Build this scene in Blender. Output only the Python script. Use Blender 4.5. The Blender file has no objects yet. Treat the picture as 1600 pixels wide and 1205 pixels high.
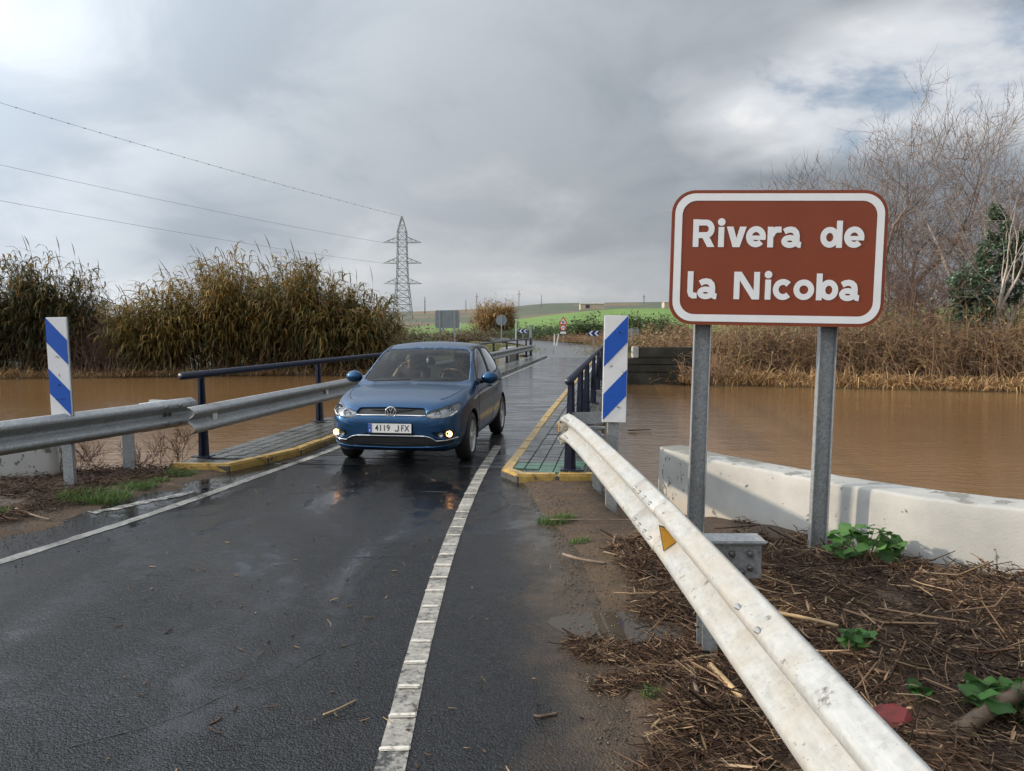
import bpy, bmesh, math, random
import numpy as np
from mathutils import Vector, Matrix, noise as mnoise
random.seed(7)
rng = np.random.default_rng(7)
R = math.radians
scene = bpy.context.scene
COL = scene.collection

# ------------------------------------------------------------------ camera
CAM_H = 1.64
cam_d = bpy.data.cameras.new('camera')
cam = bpy.data.objects.new('camera', cam_d)
COL.objects.link(cam)
cam.location = (0, 0, CAM_H)
PITCH = math.atan(88.5 / 1200)
cam.rotation_euler = (math.pi / 2 - PITCH, 0, 0)
cam_d.sensor_width = 36.0
cam_d.lens = 27.0
cam_d.clip_start = 0.05
cam_d.clip_end = 6000
scene.camera = cam

# ------------------------------------------------------------------ world: broken overcast over a clear sky
SUN_EL, SUN_AZ = R(21), R(-92)          # azimuth measured from +Y towards +X: the sun stands to the left
SUN_DIR = Vector((math.cos(SUN_EL) * math.sin(SUN_AZ), math.cos(SUN_EL) * math.cos(SUN_AZ), math.sin(SUN_EL)))
world = bpy.data.worlds.new('World')
scene.world = world
world.use_nodes = True
wn, wl = world.node_tree.nodes, world.node_tree.links
wn.clear()
def W(t, **kw):
    n = wn.new(t)
    for k, v in kw.items(): setattr(n, k, v)
    return n
def wmath(op, a, b=None, c=None, clamp=False):
    n = W('ShaderNodeMath', operation=op); n.use_clamp = clamp
    for i, v in enumerate((a, b, c)):
        if v is None: continue
        if isinstance(v, (int, float)): n.inputs[i].default_value = v
        else: wl.new(v, n.inputs[i])
    return n.outputs[0]
out = W('ShaderNodeOutputWorld')
sky = W('ShaderNodeTexSky', sky_type='NISHITA')
sky.sun_disc = False
sky.sun_elevation = SUN_EL
sky.sun_rotation = SUN_AZ
sky.air_density = 1.0; sky.dust_density = 1.0
bg_sky = W('ShaderNodeBackground'); bg_sky.inputs['Strength'].default_value = 0.10
wl.new(sky.outputs[0], bg_sky.inputs['Color'])
tc = W('ShaderNodeTexCoord')
nrm = W('ShaderNodeVectorMath', operation='NORMALIZE'); wl.new(tc.outputs['Generated'], nrm.inputs[0])
sep = W('ShaderNodeSeparateXYZ'); wl.new(nrm.outputs[0], sep.inputs[0])
# project the directions on a cloud layer so that clouds flatten towards the horizon
den = wmath('ADD', wmath('MAXIMUM', sep.outputs['Z'], 0.0), 0.40)
comb = W('ShaderNodeCombineXYZ')
wl.new(wmath('DIVIDE', sep.outputs['X'], den), comb.inputs[0])
wl.new(wmath('DIVIDE', sep.outputs['Y'], den), comb.inputs[1])
def wnoise(scale, detail, rough, loc, dist=0.0):
    m = W('ShaderNodeMapping'); m.inputs['Location'].default_value = loc
    wl.new(comb.outputs[0], m.inputs[0])
    n = W('ShaderNodeTexNoise'); n.inputs['Scale'].default_value = scale
    n.inputs['Detail'].default_value = detail; n.inputs['Roughness'].default_value = rough
    n.inputs['Distortion'].default_value = dist
    wl.new(m.outputs[0], n.inputs['Vector'])
    return n.outputs[0]
def wramp(src, stops):
    r = W('ShaderNodeValToRGB')
    el = r.color_ramp.elements
    el[0].position, el[0].color = stops[0][0], stops[0][1]
    el[1].position, el[1].color = stops[-1][0], stops[-1][1]
    for p, c in stops[1:-1]:
        e = el.new(p); e.color = c
    r.color_ramp.interpolation = 'EASE'
    wl.new(src, r.inputs[0]); return r.outputs[0]
OFF_A, OFF_B, OFF_C = (17.36, 6.28, 0), (1.7, 4.2, 2.0), (14.17, 4.45, 7.48)
big = wnoise(0.85, 3, 0.45, OFF_A, 0.3)
fine = wnoise(3.2, 7, 0.55, OFF_B, 0.4)
body = wmath('ADD', wmath('MULTIPLY', big, 0.74), wmath('MULTIPLY', fine, 0.26))
cloudcol = wramp(body, [(0.36, (.25, .285, .325, 1)), (0.47, (.36, .39, .425, 1)), (0.57, (.49, .515, .54, 1)), (0.66, (.64, .65, .66, 1))])
# thin cloud glows around the low sun on the left
dot = W('ShaderNodeVectorMath', operation='DOT_PRODUCT')
wl.new(nrm.outputs[0], dot.inputs[0]); dot.inputs[1].default_value = SUN_DIR
glow = wmath('POWER', wmath('MULTIPLY', wmath('ADD', dot.outputs['Value'], 1.0), 0.5), 5.0)
mul = wmath('ADD', wmath('MULTIPLY', glow, 4.6), 0.82)
# overcast sky: brighter towards the zenith (CIE overcast)
mul = wmath('MULTIPLY', mul, wmath('ADD', wmath('MULTIPLY', wmath('MAXIMUM', sep.outputs['Z'], 0.0), 0.85), 0.85))
bg_cl = W('ShaderNodeBackground'); wl.new(cloudcol, bg_cl.inputs['Color']); wl.new(mul, bg_cl.inputs['Strength'])
# the overcast deck opens here and there on sunlit cumulus and blue sky
gap = wnoise(1.0, 5, 0.5, OFF_C, 0.3)
open_ = wmath('MULTIPLY', wmath('SUBTRACT', gap, 0.55), 8.0, clamp=True)
open_ = wmath('MULTIPLY', open_, wmath('MULTIPLY', wmath('SUBTRACT', sep.outputs['Z'], 0.04), 8.0, clamp=True))
cumn = wnoise(2.6, 9, 0.58, (OFF_C[0] + 3, OFF_C[1] + 1, 2), 0.2)
cum = wmath('MULTIPLY', wmath('SUBTRACT', cumn, 0.34), 9.0, clamp=True)
bg_cu = W('ShaderNodeBackground'); wl.new(wramp(cumn, [(0.40, (.46, .50, .56, 1)), (0.52, (.62, .645, .68, 1)), (0.66, (.80, .80, .80, 1))]), bg_cu.inputs['Color'])
mix0 = W('ShaderNodeMixShader'); wl.new(cum, mix0.inputs[0]); wl.new(bg_sky.outputs[0], mix0.inputs[1]); wl.new(bg_cu.outputs[0], mix0.inputs[2])
mixs = W('ShaderNodeMixShader'); wl.new(open_, mixs.inputs[0])
wl.new(bg_cl.outputs[0], mixs.inputs[1]); wl.new(mix0.outputs[0], mixs.inputs[2])
wl.new(mixs.outputs[0], out.inputs['Surface'])

# ------------------------------------------------------------------ sun, filtered by thin cloud
sun_d = bpy.data.lights.new('sun', 'SUN')
sun_d.energy = 3.0
sun_d.angle = R(2.0)
sun_d.color = (1.0, 0.84, 0.64)
sun = bpy.data.objects.new('sun', sun_d)
COL.objects.link(sun)
sun.rotation_euler = (-SUN_DIR).to_track_quat('-Z', 'Y').to_euler()

vs = scene.view_settings
vs.view_transform = 'Standard'; vs.look = 'None'; vs.exposure = 0.25; vs.gamma = 1.0
vs.use_curve_mapping = False
world.cycles.sampling_method = 'MANUAL'; world.cycles.sample_map_resolution = 512
scene.cycles.max_bounces = 6; scene.cycles.diffuse_bounces = 2; scene.cycles.glossy_bounces = 3; scene.cycles.transmission_bounces = 4
scene.cycles.use_adaptive_sampling = True; scene.cycles.adaptive_threshold = 0.02
scene.cycles.transparent_max_bounces = 12
scene.cycles.use_denoising = True
scene.cycles.caustics_reflective = False
scene.cycles.caustics_refractive = False
scene.cycles.sample_clamp_indirect = 4.0

# ------------------------------------------------------------------ material helpers
MATS = {}
class NT:
    def __init__(s, name):
        s.m = bpy.data.materials.new(name); s.m.use_nodes = True
        s.n, s.l = s.m.node_tree.nodes, s.m.node_tree.links
        s.p = s.n['Principled BSDF']; s.out = s.n['Material Output']
        MATS[name] = s.m
    def node(s, t, **kw):
        n = s.n.new(t)
        for k, v in kw.items(): setattr(n, k, v)
        return n
    def coord(s, kind='Object', scale=(1, 1, 1), rot=(0, 0, 0)):
        if kind == 'World':
            g = s.node('ShaderNodeNewGeometry'); src = g.outputs['Position']
        else:
            src = s.node('ShaderNodeTexCoord').outputs[kind]
        m = s.node('ShaderNodeMapping'); m.inputs['Scale'].default_value = scale; m.inputs['Rotation'].default_value = rot
        s.l.new(src, m.inputs[0]); return m.outputs[0]
    def noise(s, vec, scale, detail=4, rough=.55, dist=0.0):
        n = s.node('ShaderNodeTexNoise'); n.inputs['Scale'].default_value = scale
        n.inputs['Detail'].default_value = detail; n.inputs['Roughness'].default_value = rough
        n.inputs['Distortion'].default_value = dist
        s.l.new(vec, n.inputs['Vector']); return n.outputs[0]
    def voro(s, vec, scale, feature='F1'):
        n = s.node('ShaderNodeTexVoronoi'); n.feature = feature; n.inputs['Scale'].default_value = scale
        s.l.new(vec, n.inputs['Vector']); return n
    def ramp(s, src, stops, interp='LINEAR'):
        r = s.node('ShaderNodeValToRGB'); el = r.color_ramp.elements
        r.color_ramp.interpolation = interp
        cv = lambda c: (c, c, c, 1) if isinstance(c, (int, float)) else (*c[:3], 1)
        el[0].position, el[0].color = stops[0][0], cv(stops[0][1])
        el[1].position, el[1].color = stops[-1][0], cv(stops[-1][1])
        for p, c in stops[1:-1]:
            e = el.new(p); e.color = cv(c)
        s.l.new(src, r.inputs[0]); return r.outputs[0]
    def math(s, op, a, b=None, clamp=False):
        n = s.node('ShaderNodeMath', operation=op); n.use_clamp = clamp
        for i, v in enumerate((a, b)):
            if v is None: continue
            if isinstance(v, (int, float)): n.inputs[i].default_value = v
            else: s.l.new(v, n.inputs[i])
        return n.outputs[0]
    def mix(s, fac, a, b, blend='MIX'):
        n = s.node('ShaderNodeMix', data_type='RGBA', blend_type=blend)
        for i, v in ((0, fac), (6, a), (7, b)):
            if isinstance(v, (int, float)): n.inputs[i].default_value = v if i == 0 else (v, v, v, 1)
            elif isinstance(v, tuple): n.inputs[i].default_value = (*v[:3], 1)
            else: s.l.new(v, n.inputs[i])
        return n.outputs[2]
    def attr(s, name):
        return s.node('ShaderNodeAttribute', attribute_name=name).outputs['Color']
    def set(s, **kw):
        for k, v in kw.items():
            inp = s.p.inputs[k.replace('_', ' ')]
            if hasattr(v, 'is_linked') or isinstance(v, bpy.types.NodeSocket): s.l.new(v, inp)
            elif isinstance(v, tuple): inp.default_value = (*v[:3], 1)
            else: inp.default_value = v
    def bump(s, h, strength=.3, dist=.01):
        b = s.node('ShaderNodeBump'); b.inputs['Strength'].default_value = strength; b.inputs['Distance'].default_value = dist
        s.l.new(h, b.inputs['Height']); s.l.new(b.outputs[0], s.p.inputs['Normal'])

def simple(name, col, rough=.6, metal=0.0, var=.25, scale=6.0, bump=0.0, bscale=40.0, coat=0.0, spec=.5):
    t = NT(name); v = t.coord()
    n = t.noise(v, scale, 6, .6)
    dark = tuple(c * (1 - var) for c in col); light = tuple(min(1, c * (1 + var)) for c in col)
    t.set(Base_Color=t.ramp(n, [(.3, dark), (.7, light)]), Roughness=t.ramp(n, [(.3, max(0, rough - .08)), (.7, min(1, rough + .08))]), Metallic=metal)
    t.p.inputs['Specular IOR Level'].default_value = spec
    if coat: t.p.inputs['Coat Weight'].default_value = coat; t.p.inputs['Coat Roughness'].default_value = .04
    if bump: t.bump(t.noise(v, bscale, 4), bump, .005)
    return t.m

def leafmat(name, rough=.6, trans=.25):
    """foliage whose colour comes from a per-leaf attribute"""
    t = NT(name); c = t.attr('tint')
    t.set(Base_Color=c, Roughness=rough)
    t.p.inputs['Specular IOR Level'].default_value = .25
    tr = t.node('ShaderNodeBsdfTranslucent'); t.l.new(c, tr.inputs['Color'])
    ms = t.node('ShaderNodeMixShader'); ms.inputs[0].default_value = trans
    t.l.new(t.p.outputs[0], ms.inputs[1]); t.l.new(tr.outputs[0], ms.inputs[2])
    t.l.new(ms.outputs[0], t.out.inputs['Surface'])
    return t.m

# ------------------------------------------------------------------ mesh helpers
def link(name, me, mat=None, parent=None, smooth=False):
    o = bpy.data.objects.new(name, me); COL.objects.link(o)
    if mat is not None and not me.materials:
        for m in (mat if isinstance(mat, (list, tuple)) else [mat]): me.materials.append(m)
    if parent: o.parent = parent
    if smooth: me.polygons.foreach_set('use_smooth', [True] * len(me.polygons))
    return o
def tag(o, label, cat, group=None, kind=None):
    o['label'] = label
    if cat: o['category'] = cat
    if group: o['group'] = group
    if kind: o['kind'] = kind
    return o
def struct(o):
    o['kind'] = 'structure'; return o
def empty(name, loc=(0, 0, 0), rz=0.0):
    o = bpy.data.objects.new(name, None); COL.objects.link(o)
    o.location = loc; o.rotation_euler = (0, 0, rz); o.empty_display_size = .2
    return o

class MB:
    def __init__(s): s.v, s.f, s.mi = [], [], []
    def add(s, vs, fs, mi=0):
        b = len(s.v); s.v += [tuple(x) for x in vs]; s.f += [tuple(b + i for i in f) for f in fs]; s.mi += [mi] * len(fs)
    def box(s, c, d, rot=None, bev=0.0, mi=0):
        x, y, z = (k / 2 for k in d)
        if bev <= 0:
            vs = [(i, j, k) for i in (-x, x) for j in (-y, y) for k in (-z, z)]
            fs = [(0, 1, 3, 2), (4, 6, 7, 5), (0, 4, 5, 1), (2, 3, 7, 6), (0, 2, 6, 4), (1, 5, 7, 3)]
        else:
            bm = bmesh.new(); bmesh.ops.create_cube(bm, size=1)
            for v in bm.verts: v.co = Vector((v.co.x * 2 * x, v.co.y * 2 * y, v.co.z * 2 * z))
            bmesh.ops.bevel(bm, geom=bm.edges[:], offset=bev, segments=2, affect='EDGES')
            bm.verts.index_update(); vs = [v.co.copy() for v in bm.verts]; fs = [[v.index for v in f.verts] for f in bm.faces]; bm.free()
        M = rot if rot is not None else Matrix.Identity(3)
        s.add([M @ Vector(v) + Vector(c) for v in vs], fs, mi)
    def tube(s, pts, rad, n=8, cap=True, mi=0):
        pts = [Vector(p) for p in pts]; rad = rad if isinstance(rad, (list, tuple)) else [rad] * len(pts)
        vs, fs = [], []; ref = None
        for i, p in enumerate(pts):
            t = (pts[min(i + 1, len(pts) - 1)] - pts[max(i - 1, 0)]).normalized()
            if ref is None: ref = t.orthogonal().normalized()
            a = (ref - t * ref.dot(t)).normalized(); ref = a; b = t.cross(a)
            for k in range(n):
                th = 2 * math.pi * k / n
                vs.append(p + (a * math.cos(th) + b * math.sin(th)) * rad[i])
        for i in range(len(pts) - 1):
            for k in range(n):
                fs.append((i * n + k, i * n + (k + 1) % n, (i + 1) * n + (k + 1) % n, (i + 1) * n + k))
        if cap: fs += [tuple(reversed(range(n))), tuple((len(pts) - 1) * n + k for k in range(n))]
        s.add(vs, fs, mi)
    def prism(s, poly, a, b, h, org, mi=0):
        """polygon in axes a, b from org, extruded by vector h"""
        a, b, h, org = Vector(a), Vector(b), Vector(h), Vector(org); n = len(poly)
        lo = [org + a * p[0] + b * p[1] for p in poly]
        s.add(lo + [q + h for q in lo], [tuple(reversed(range(n))), tuple(range(n, 2 * n))] + [(i, (i + 1) % n, n + (i + 1) % n, n + i) for i in range(n)], mi)
    def lathe(s, prof, n=32, axis='x', org=(0, 0, 0), mi=0):
        """profile of (along axis, radius)"""
        vs, fs = [], []
        for a, r in prof:
            for k in range(n):
                th = 2 * math.pi * k / n; c, d = r * math.cos(th), r * math.sin(th)
                vs.append(Vector(org) + (Vector((a, c, d)) if axis == 'x' else Vector((c, a, d)) if axis == 'y' else Vector((c, d, a))))
        for i in range(len(prof) - 1):
            for k in range(n):
                fs.append((i * n + k, i * n + (k + 1) % n, (i + 1) * n + (k + 1) % n, (i + 1) * n + k))
        s.add(vs, fs, mi)
    def sweep(s, prof, path, mi=0, cap=False):
        """profile (side offset, z offset) along a polyline in plan; side is to the right of travel"""
        path = [Vector(p) for p in path]; n = len(prof); vs, fs = [], []
        for i, p in enumerate(path):
            t = path[min(i + 1, len(path) - 1)] - path[max(i - 1, 0)]; t.z = 0; t.normalize()
            sd = Vector((t.y, -t.x, 0))
            vs += [p + sd * q[0] + Vector((0, 0, q[1])) for q in prof]
        for i in range(len(path) - 1):
            for k in range(n - 1):
                fs.append((i * n + k, i * n + k + 1, (i + 1) * n + k + 1, (i + 1) * n + k))
        if cap: fs += [tuple(range(n)), tuple(reversed(range(len(path) * n - n, len(path) * n)))]
        s.add(vs, fs, mi)
    def mesh(s, name):
        me = bpy.data.meshes.new(name); me.from_pydata(s.v, [], s.f)
        if any(s.mi): me.polygons.foreach_set('material_index', s.mi)
        bm = bmesh.new(); bm.from_mesh(me); bmesh.ops.recalc_face_normals(bm, faces=bm.faces); bm.to_mesh(me); bm.free()
        me.update(); return me
    def build(s, name, mat, parent=None, smooth=False): return link(name, s.mesh(name), mat, parent, smooth)

def np_mesh(name, V, Q, mat, tint=None, parent=None, smooth=False):
    """big meshes: V (n,3), Q (m,4) quads, tint (n,3) per-vertex colour"""
    V = np.asarray(V, dtype=np.float32); Q = np.asarray(Q, dtype=np.int32)
    me = bpy.data.meshes.new(name)
    me.vertices.add(len(V)); me.vertices.foreach_set('co', V.ravel())
    me.loops.add(Q.size); me.loops.foreach_set('vertex_index', Q.ravel())
    me.polygons.add(len(Q)); me.polygons.foreach_set('loop_start', np.arange(len(Q), dtype=np.int32) * 4)
    if smooth: me.polygons.foreach_set('use_smooth', np.ones(len(Q), dtype=bool))
    me.update(calc_edges=True)
    if tint is not None:
        a = me.color_attributes.new('tint', 'FLOAT_COLOR', 'POINT')
        c = np.ones((len(V), 4), dtype=np.float32); c[:, :3] = tint
        a.data.foreach_set('color', c.ravel())
    return link(name, me, mat, parent)

def np_tubes(P, Rr, sides=3):
    """P (n,k,3) polylines, Rr (n,k) radii -> verts, quads"""
    n, k, _ = P.shape
    T = np.empty_like(P); T[:, 1:-1] = P[:, 2:] - P[:, :-2]; T[:, 0] = P[:, 1] - P[:, 0]; T[:, -1] = P[:, -1] - P[:, -2]
    T /= np.linalg.norm(T, axis=2, keepdims=True) + 1e-9
    ref = np.where(np.abs(T[..., 2:3]) > .9, np.array([1., 0, 0]), np.array([0, 0, 1.]))
    A = np.cross(T, ref); A /= np.linalg.norm(A, axis=2, keepdims=True) + 1e-9
    B = np.cross(T, A)
    th = 2 * np.pi * np.arange(sides) / sides
    V = P[:, :, None, :] + Rr[:, :, None, None] * (A[:, :, None, :] * np.cos(th)[None, None, :, None] + B[:, :, None, :] * np.sin(th)[None, None, :, None])
    idx = np.arange(n * k * sides).reshape(n, k, sides)
    nx = np.roll(idx, -1, axis=2)
    Q = np.stack([idx[:, :-1], nx[:, :-1], nx[:, 1:], idx[:, 1:]], axis=-1).reshape(-1, 4)
    return V.reshape(-1, 3), Q

def np_leaves(base, az, L, Wd, up, droop, seg=3):
    """ribbon leaves leaving base at azimuth az, pitch up, bending down by droop; returns verts, quads"""
    n = len(base); P = np.empty((n, seg + 1, 3)); P[:, 0] = base
    for i in range(seg):
        a = up - droop * (i / max(1, seg - 1)) if seg > 1 else up
        st = L / seg
        P[:, i + 1, 0] = P[:, i, 0] + st * np.cos(a) * np.cos(az)
        P[:, i + 1, 1] = P[:, i, 1] + st * np.cos(a) * np.sin(az)
        P[:, i + 1, 2] = P[:, i, 2] + st * np.sin(a)
    side = np.stack([-np.sin(az), np.cos(az), np.zeros(n)], axis=1)
    tw = rng.uniform(-.6, .6, n); side[:, 2] = tw; side /= np.linalg.norm(side, axis=1, keepdims=True)
    wprof = np.array([.55, 1.0, .75, .08]) if seg == 3 else np.linspace(1, .1, seg + 1)
    V = np.stack([P - side[:, None] * (Wd[:, None] * wprof[None])[..., None] / 2, P + side[:, None] * (Wd[:, None] * wprof[None])[..., None] / 2], axis=2)
    idx = np.arange(n * (seg + 1) * 2).reshape(n, seg + 1, 2)
    Q = np.stack([idx[:, :-1, 0], idx[:, :-1, 1], idx[:, 1:, 1], idx[:, 1:, 0]], axis=-1).reshape(-1, 4)
    return V.reshape(-1, 3), Q
def join_np(parts):
    Vs, Qs, Ts, o = [], [], [], 0
    for V, Q, T in parts:
        Vs.append(V); Qs.append(Q + o); Ts.append(T); o += len(V)
    return np.concatenate(Vs), np.concatenate(Qs), np.concatenate(Ts)
def rep(c, k): return np.repeat(c, k, axis=0)
def pick(cols, n, jitter=.15):
    c = np.array(cols)[rng.integers(0, len(cols), n)]
    return np.clip(c * rng.uniform(1 - jitter, 1 + jitter, (n, 1)), 0, 1)

def pix(px, py, z=0.0):
    """world point at height z seen at a pixel of the 1600 wide photograph (used once, to survey positions)"""
    w, a = (602.5 - py) / 1200, (px - 800) / 1200
    y = math.cos(PITCH) + math.sin(PITCH) * w; zz = -math.sin(PITCH) + math.cos(PITCH) * w
    t = (z - CAM_H) / zz
    return Vector((a * t, y * t, z))
def at(px, py, d):
    """world point at distance d along +Y"""
    w, a = (602.5 - py) / 1200, (px - 800) / 1200
    y = math.cos(PITCH) + math.sin(PITCH) * w; zz = -math.sin(PITCH) + math.cos(PITCH) * w
    return Vector((a * d / y, d, CAM_H + zz * d / y))
# ================================================================== materials
t = NT('wet_asphalt')
v = t.coord('World')
g1 = t.noise(v, 130, 3, .75); g2 = t.noise(t.coord('World', (1.5, .62, 1), (0, 0, -.15)), .62, 6, .58, .8); g3 = t.noise(v, 5, 5, .6)
st_ = t.voro(v, 105); grit = st_.outputs['Distance']
bw_ = t.node('ShaderNodeRGBToBW'); t.l.new(st_.outputs['Color'], bw_.inputs[0])
film = t.math('ADD', t.math('MULTIPLY', g2, .75), t.math('MULTIPLY', g3, .25))
pool = t.node('ShaderNodeSeparateXYZ'); t.l.new(t.node('ShaderNodeNewGeometry').outputs['Position'], pool.inputs[0])
film = t.math('SUBTRACT', film, t.math('MULTIPLY', t.math('MULTIPLY', t.math('SUBTRACT', pool.outputs['Y'], 4.2), .3, clamp=True), .13))
mudn = t.noise(v, 1.7, 6, .6)
sx = t.node('ShaderNodeSeparateXYZ'); t.l.new(t.node('ShaderNodeNewGeometry').outputs['Position'], sx.inputs[0])
mudx = t.math('MULTIPLY', t.math('ADD', t.math('ADD', sx.outputs['X'], -.02), t.math('MULTIPLY', t.math('SUBTRACT', mudn, .5), .9)), 3.0, clamp=True)
mudy = t.math('MULTIPLY', t.math('SUBTRACT', 8.3, sx.outputs['Y']), 1.0, clamp=True)
mud = t.math('MULTIPLY', t.math('MULTIPLY', mudx, mudy), t.ramp(t.noise(v, 9, 5, .7), [(.3, .35), (.65, .95)]))
asph = t.mix(t.ramp(bw_.outputs[0], [(.15, 0.0), (.55, .35), (.95, 1.0)]), (.003, .0034, .0042), (.026, .0275, .031))
asph = t.mix(t.ramp(g1, [(.35, .55), (.65, 0.0)]), asph, (.006, .0065, .008))
asph = t.mix(t.ramp(g3, [(.4, 0.0), (.8, .3)]), asph, (.020, .021, .0225))
crk = t.voro(t.coord('World', (.55, .42, 1), (0, 0, .5)), 1.0, 'DISTANCE_TO_EDGE').outputs['Distance']
wob = t.math('ADD', crk, t.math('MULTIPLY', t.math('SUBTRACT', t.noise(v, 4, 6, .7), .5), .10))
crack = t.math('MULTIPLY', t.ramp(t.math('ABSOLUTE', wob), [(.0, 1.0), (.006, 0.0)]), t.ramp(t.noise(v, .9, 3), [(.45, 0.0), (.55, .8)]))
asph = t.mix(crack, asph, (.006, .006, .007))
t.set(Base_Color=t.mix(mud, asph, (.075, .052, .033)), Roughness=t.math('ADD', t.ramp(film, [(.40, .03), (.48, .10), (.55, .18), (.64, .30)]), t.ramp(bw_.outputs[0], [(0, 0.0), (1, .08)])))
t.bump(t.math('SUBTRACT', t.math('ADD', t.math('MULTIPLY', t.math('MULTIPLY', grit, t.ramp(film, [(.34, .06), (.52, 1.0)])), -1.0), t.math('MULTIPLY', g3, .5)), crack), .5, .010)
t.p.inputs['IOR'].default_value = 1.36

t = NT('bridge_asphalt')
v = t.coord('World'); vb = t.coord('World', (1, 6, 1), (0, 0, R(7.9)))
f1 = t.noise(vb, .9, 5, .6, .5); f2 = t.noise(v, 6, 5, .6); g1 = t.noise(v, 150, 2, .7)
asph = t.mix(t.ramp(g1, [(.35, 0.0), (.75, 1.0)]), (.014, .015, .017), (.046, .048, .052))
t.set(Base_Color=asph, Roughness=t.ramp(f1, [(.38, .08), (.52, .24), (.64, .42)]))
t.bump(t.math('ADD', t.math('MULTIPLY', f1, .8), t.math('MULTIPLY', f2, .35)), .35, .02)

simple('far_asphalt', (.10, .103, .11), .5, var=.25, scale=.6)
t = NT('road_paint')
v = t.coord('World')
wear = t.noise(v, 30, 9, .78); wear2 = t.noise(v, 2.6, 5, .6)
w = t.math('ADD', t.math('MULTIPLY', wear, .6), t.math('MULTIPLY', wear2, .4))
t.set(Base_Color=t.ramp(w, [(.43, (.026, .026, .027)), (.485, (.20, .19, .168)), (.64, (.43, .41, .365))]), Roughness=t.ramp(wear2, [(.3, .25), (.7, .55)]))
t.bump(wear, .5, .004)
t = NT('rib_paint')
v = t.coord('World'); wear = t.noise(v, 45, 7, .7)
t.set(Base_Color=t.ramp(wear, [(.32, (.16, .15, .13)), (.46, (.52, .49, .43)), (.65, (.62, .59, .53))]), Roughness=.5)
t.bump(wear, .5, .003)
simple('crack_dark', (.006, .006, .007), .5)
t = NT('faint_paint')
v = t.coord('World'); w = t.noise(v, 14, 7, .75)
t.set(Base_Color=t.ramp(w, [(.44, (.05, .05, .05)), (.58, (.40, .39, .36))]), Roughness=.4)

t = NT('yellow_paint')
v = t.coord('World'); w = t.noise(v, 9, 8, .72)
t.set(Base_Color=t.ramp(w, [(.36, (.07, .06, .045)), (.44, (.33, .215, .06)), (.68, (.50, .345, .115))]), Roughness=t.ramp(w, [(.3, .25), (.7, .5)]))
t.bump(w, .4, .006)
t = NT('green_paint')
v = t.coord('World'); w = t.noise(v, 12, 8, .72)
t.set(Base_Color=t.ramp(w, [(.36, (.035, .04, .035)), (.5, (.05, .13, .085)), (.7, (.07, .17, .11))]), Roughness=.35)
t.bump(w, .4, .005)
t = NT('wet_paving')
v = t.coord('World'); w = t.noise(v, 1.6, 6, .65); w2 = t.noise(v, 40, 4)
t.set(Base_Color=t.mix(t.ramp(w2, [(.3, 0.0), (.7, 1.0)]), (.05, .052, .05), (.11, .11, .10)), Roughness=t.ramp(w, [(.36, .12), (.62, .42)]))
t.bump(w2, .3, .004)

t = NT('ground_soil')
v = t.coord('World'); c = t.attr('tint')
n1 = t.noise(v, 3.5, 8, .68); n2 = t.noise(v, 38, 5, .7); n3 = t.noise(v, .05, 5, .6)
col = t.mix(1.0, c, t.ramp(n1, [(.28, .55), (.72, 1.35)]), 'MULTIPLY')
col = t.mix(1.0, col, t.ramp(n2, [(.25, .6), (.75, 1.35)]), 'MULTIPLY')
col = t.mix(1.0, col, t.ramp(n3, [(.3, .8), (.7, 1.15)]), 'MULTIPLY')
t.set(Base_Color=col, Roughness=t.ramp(n1, [(.36, .35), (.5, .85)]))
t.p.inputs['Specular IOR Level'].default_value = .35
t.bump(t.math('ADD', t.math('MULTIPLY', n1, .6), t.math('MULTIPLY', n2, .5)), .9, .03)

t = NT('muddy_water')
v = t.coord('World'); vs_ = t.coord('World', (1.0, 2.6, 1), (0, 0, R(-12)))
r1 = t.noise(vs_, 3.2, 4, .6, .4); r2 = t.noise(vs_, .55, 3, .5); r3 = t.noise(v, .09, 3, .5)
t.set(Base_Color=t.ramp(r3, [(.35, (.145, .080, .035)), (.65, (.20, .112, .048))]), Roughness=.035)
t.p.inputs['IOR'].default_value = 1.33
t.bump(t.math('ADD', t.math('MULTIPLY', r1, .55), t.math('MULTIPLY', r2, .7)),  .34, .07)
t = NT('puddle_water')
t.set(Base_Color=(.05, .04, .03), Roughness=.03); t.p.inputs['IOR'].default_value = 1.33

t = NT('white_wall_paint')
v = t.coord('World'); n1 = t.noise(v, 8, 8, .66); n2 = t.noise(v, 60, 4, .6); n3 = t.noise(v, 1.1, 5, .6)
geo = t.node('ShaderNodeNewGeometry'); sx = t.node('ShaderNodeSeparateXYZ'); t.l.new(geo.outputs['Position'], sx.inputs[0]); sn = t.node('ShaderNodeSeparateXYZ'); t.l.new(geo.outputs['Normal'], sn.inputs[0])
low = t.math('MULTIPLY', t.math('SUBTRACT', t.math('ADD', .12, t.math('MULTIPLY', t.math('SUBTRACT', n3, .5), .4)), sx.outputs['Z']), 6.0, clamp=True)
endw = t.math('MULTIPLY', t.math('MULTIPLY', t.math('SUBTRACT', sx.outputs['Y'], 6.0), .13, clamp=True), t.math('MULTIPLY', t.math('SUBTRACT', 9.0, sx.outputs['Y']), 4.0, clamp=True))
chip = t.math('MULTIPLY', t.math('SUBTRACT', t.math('ADD', .345, t.math('MULTIPLY', endw, .35)), n1), 40.0, clamp=True)
topm = t.math('MULTIPLY', t.math('SUBTRACT', sn.outputs['Z'], .55), 5.0, clamp=True)
bare = t.math('MULTIPLY', topm, t.math('MULTIPLY', t.math('SUBTRACT', t.math('ADD', .41, endw), t.noise(v, 4.5, 7, .7)), 25.0, clamp=True))
colr = t.mix(t.ramp(n3, [(.35, 0.0), (.65, 1.0)]), (.30, .30, .285), (.43, .425, .405))
colr = t.mix(t.math('MULTIPLY', low, .55), colr, (.36, .30, .23))
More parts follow.
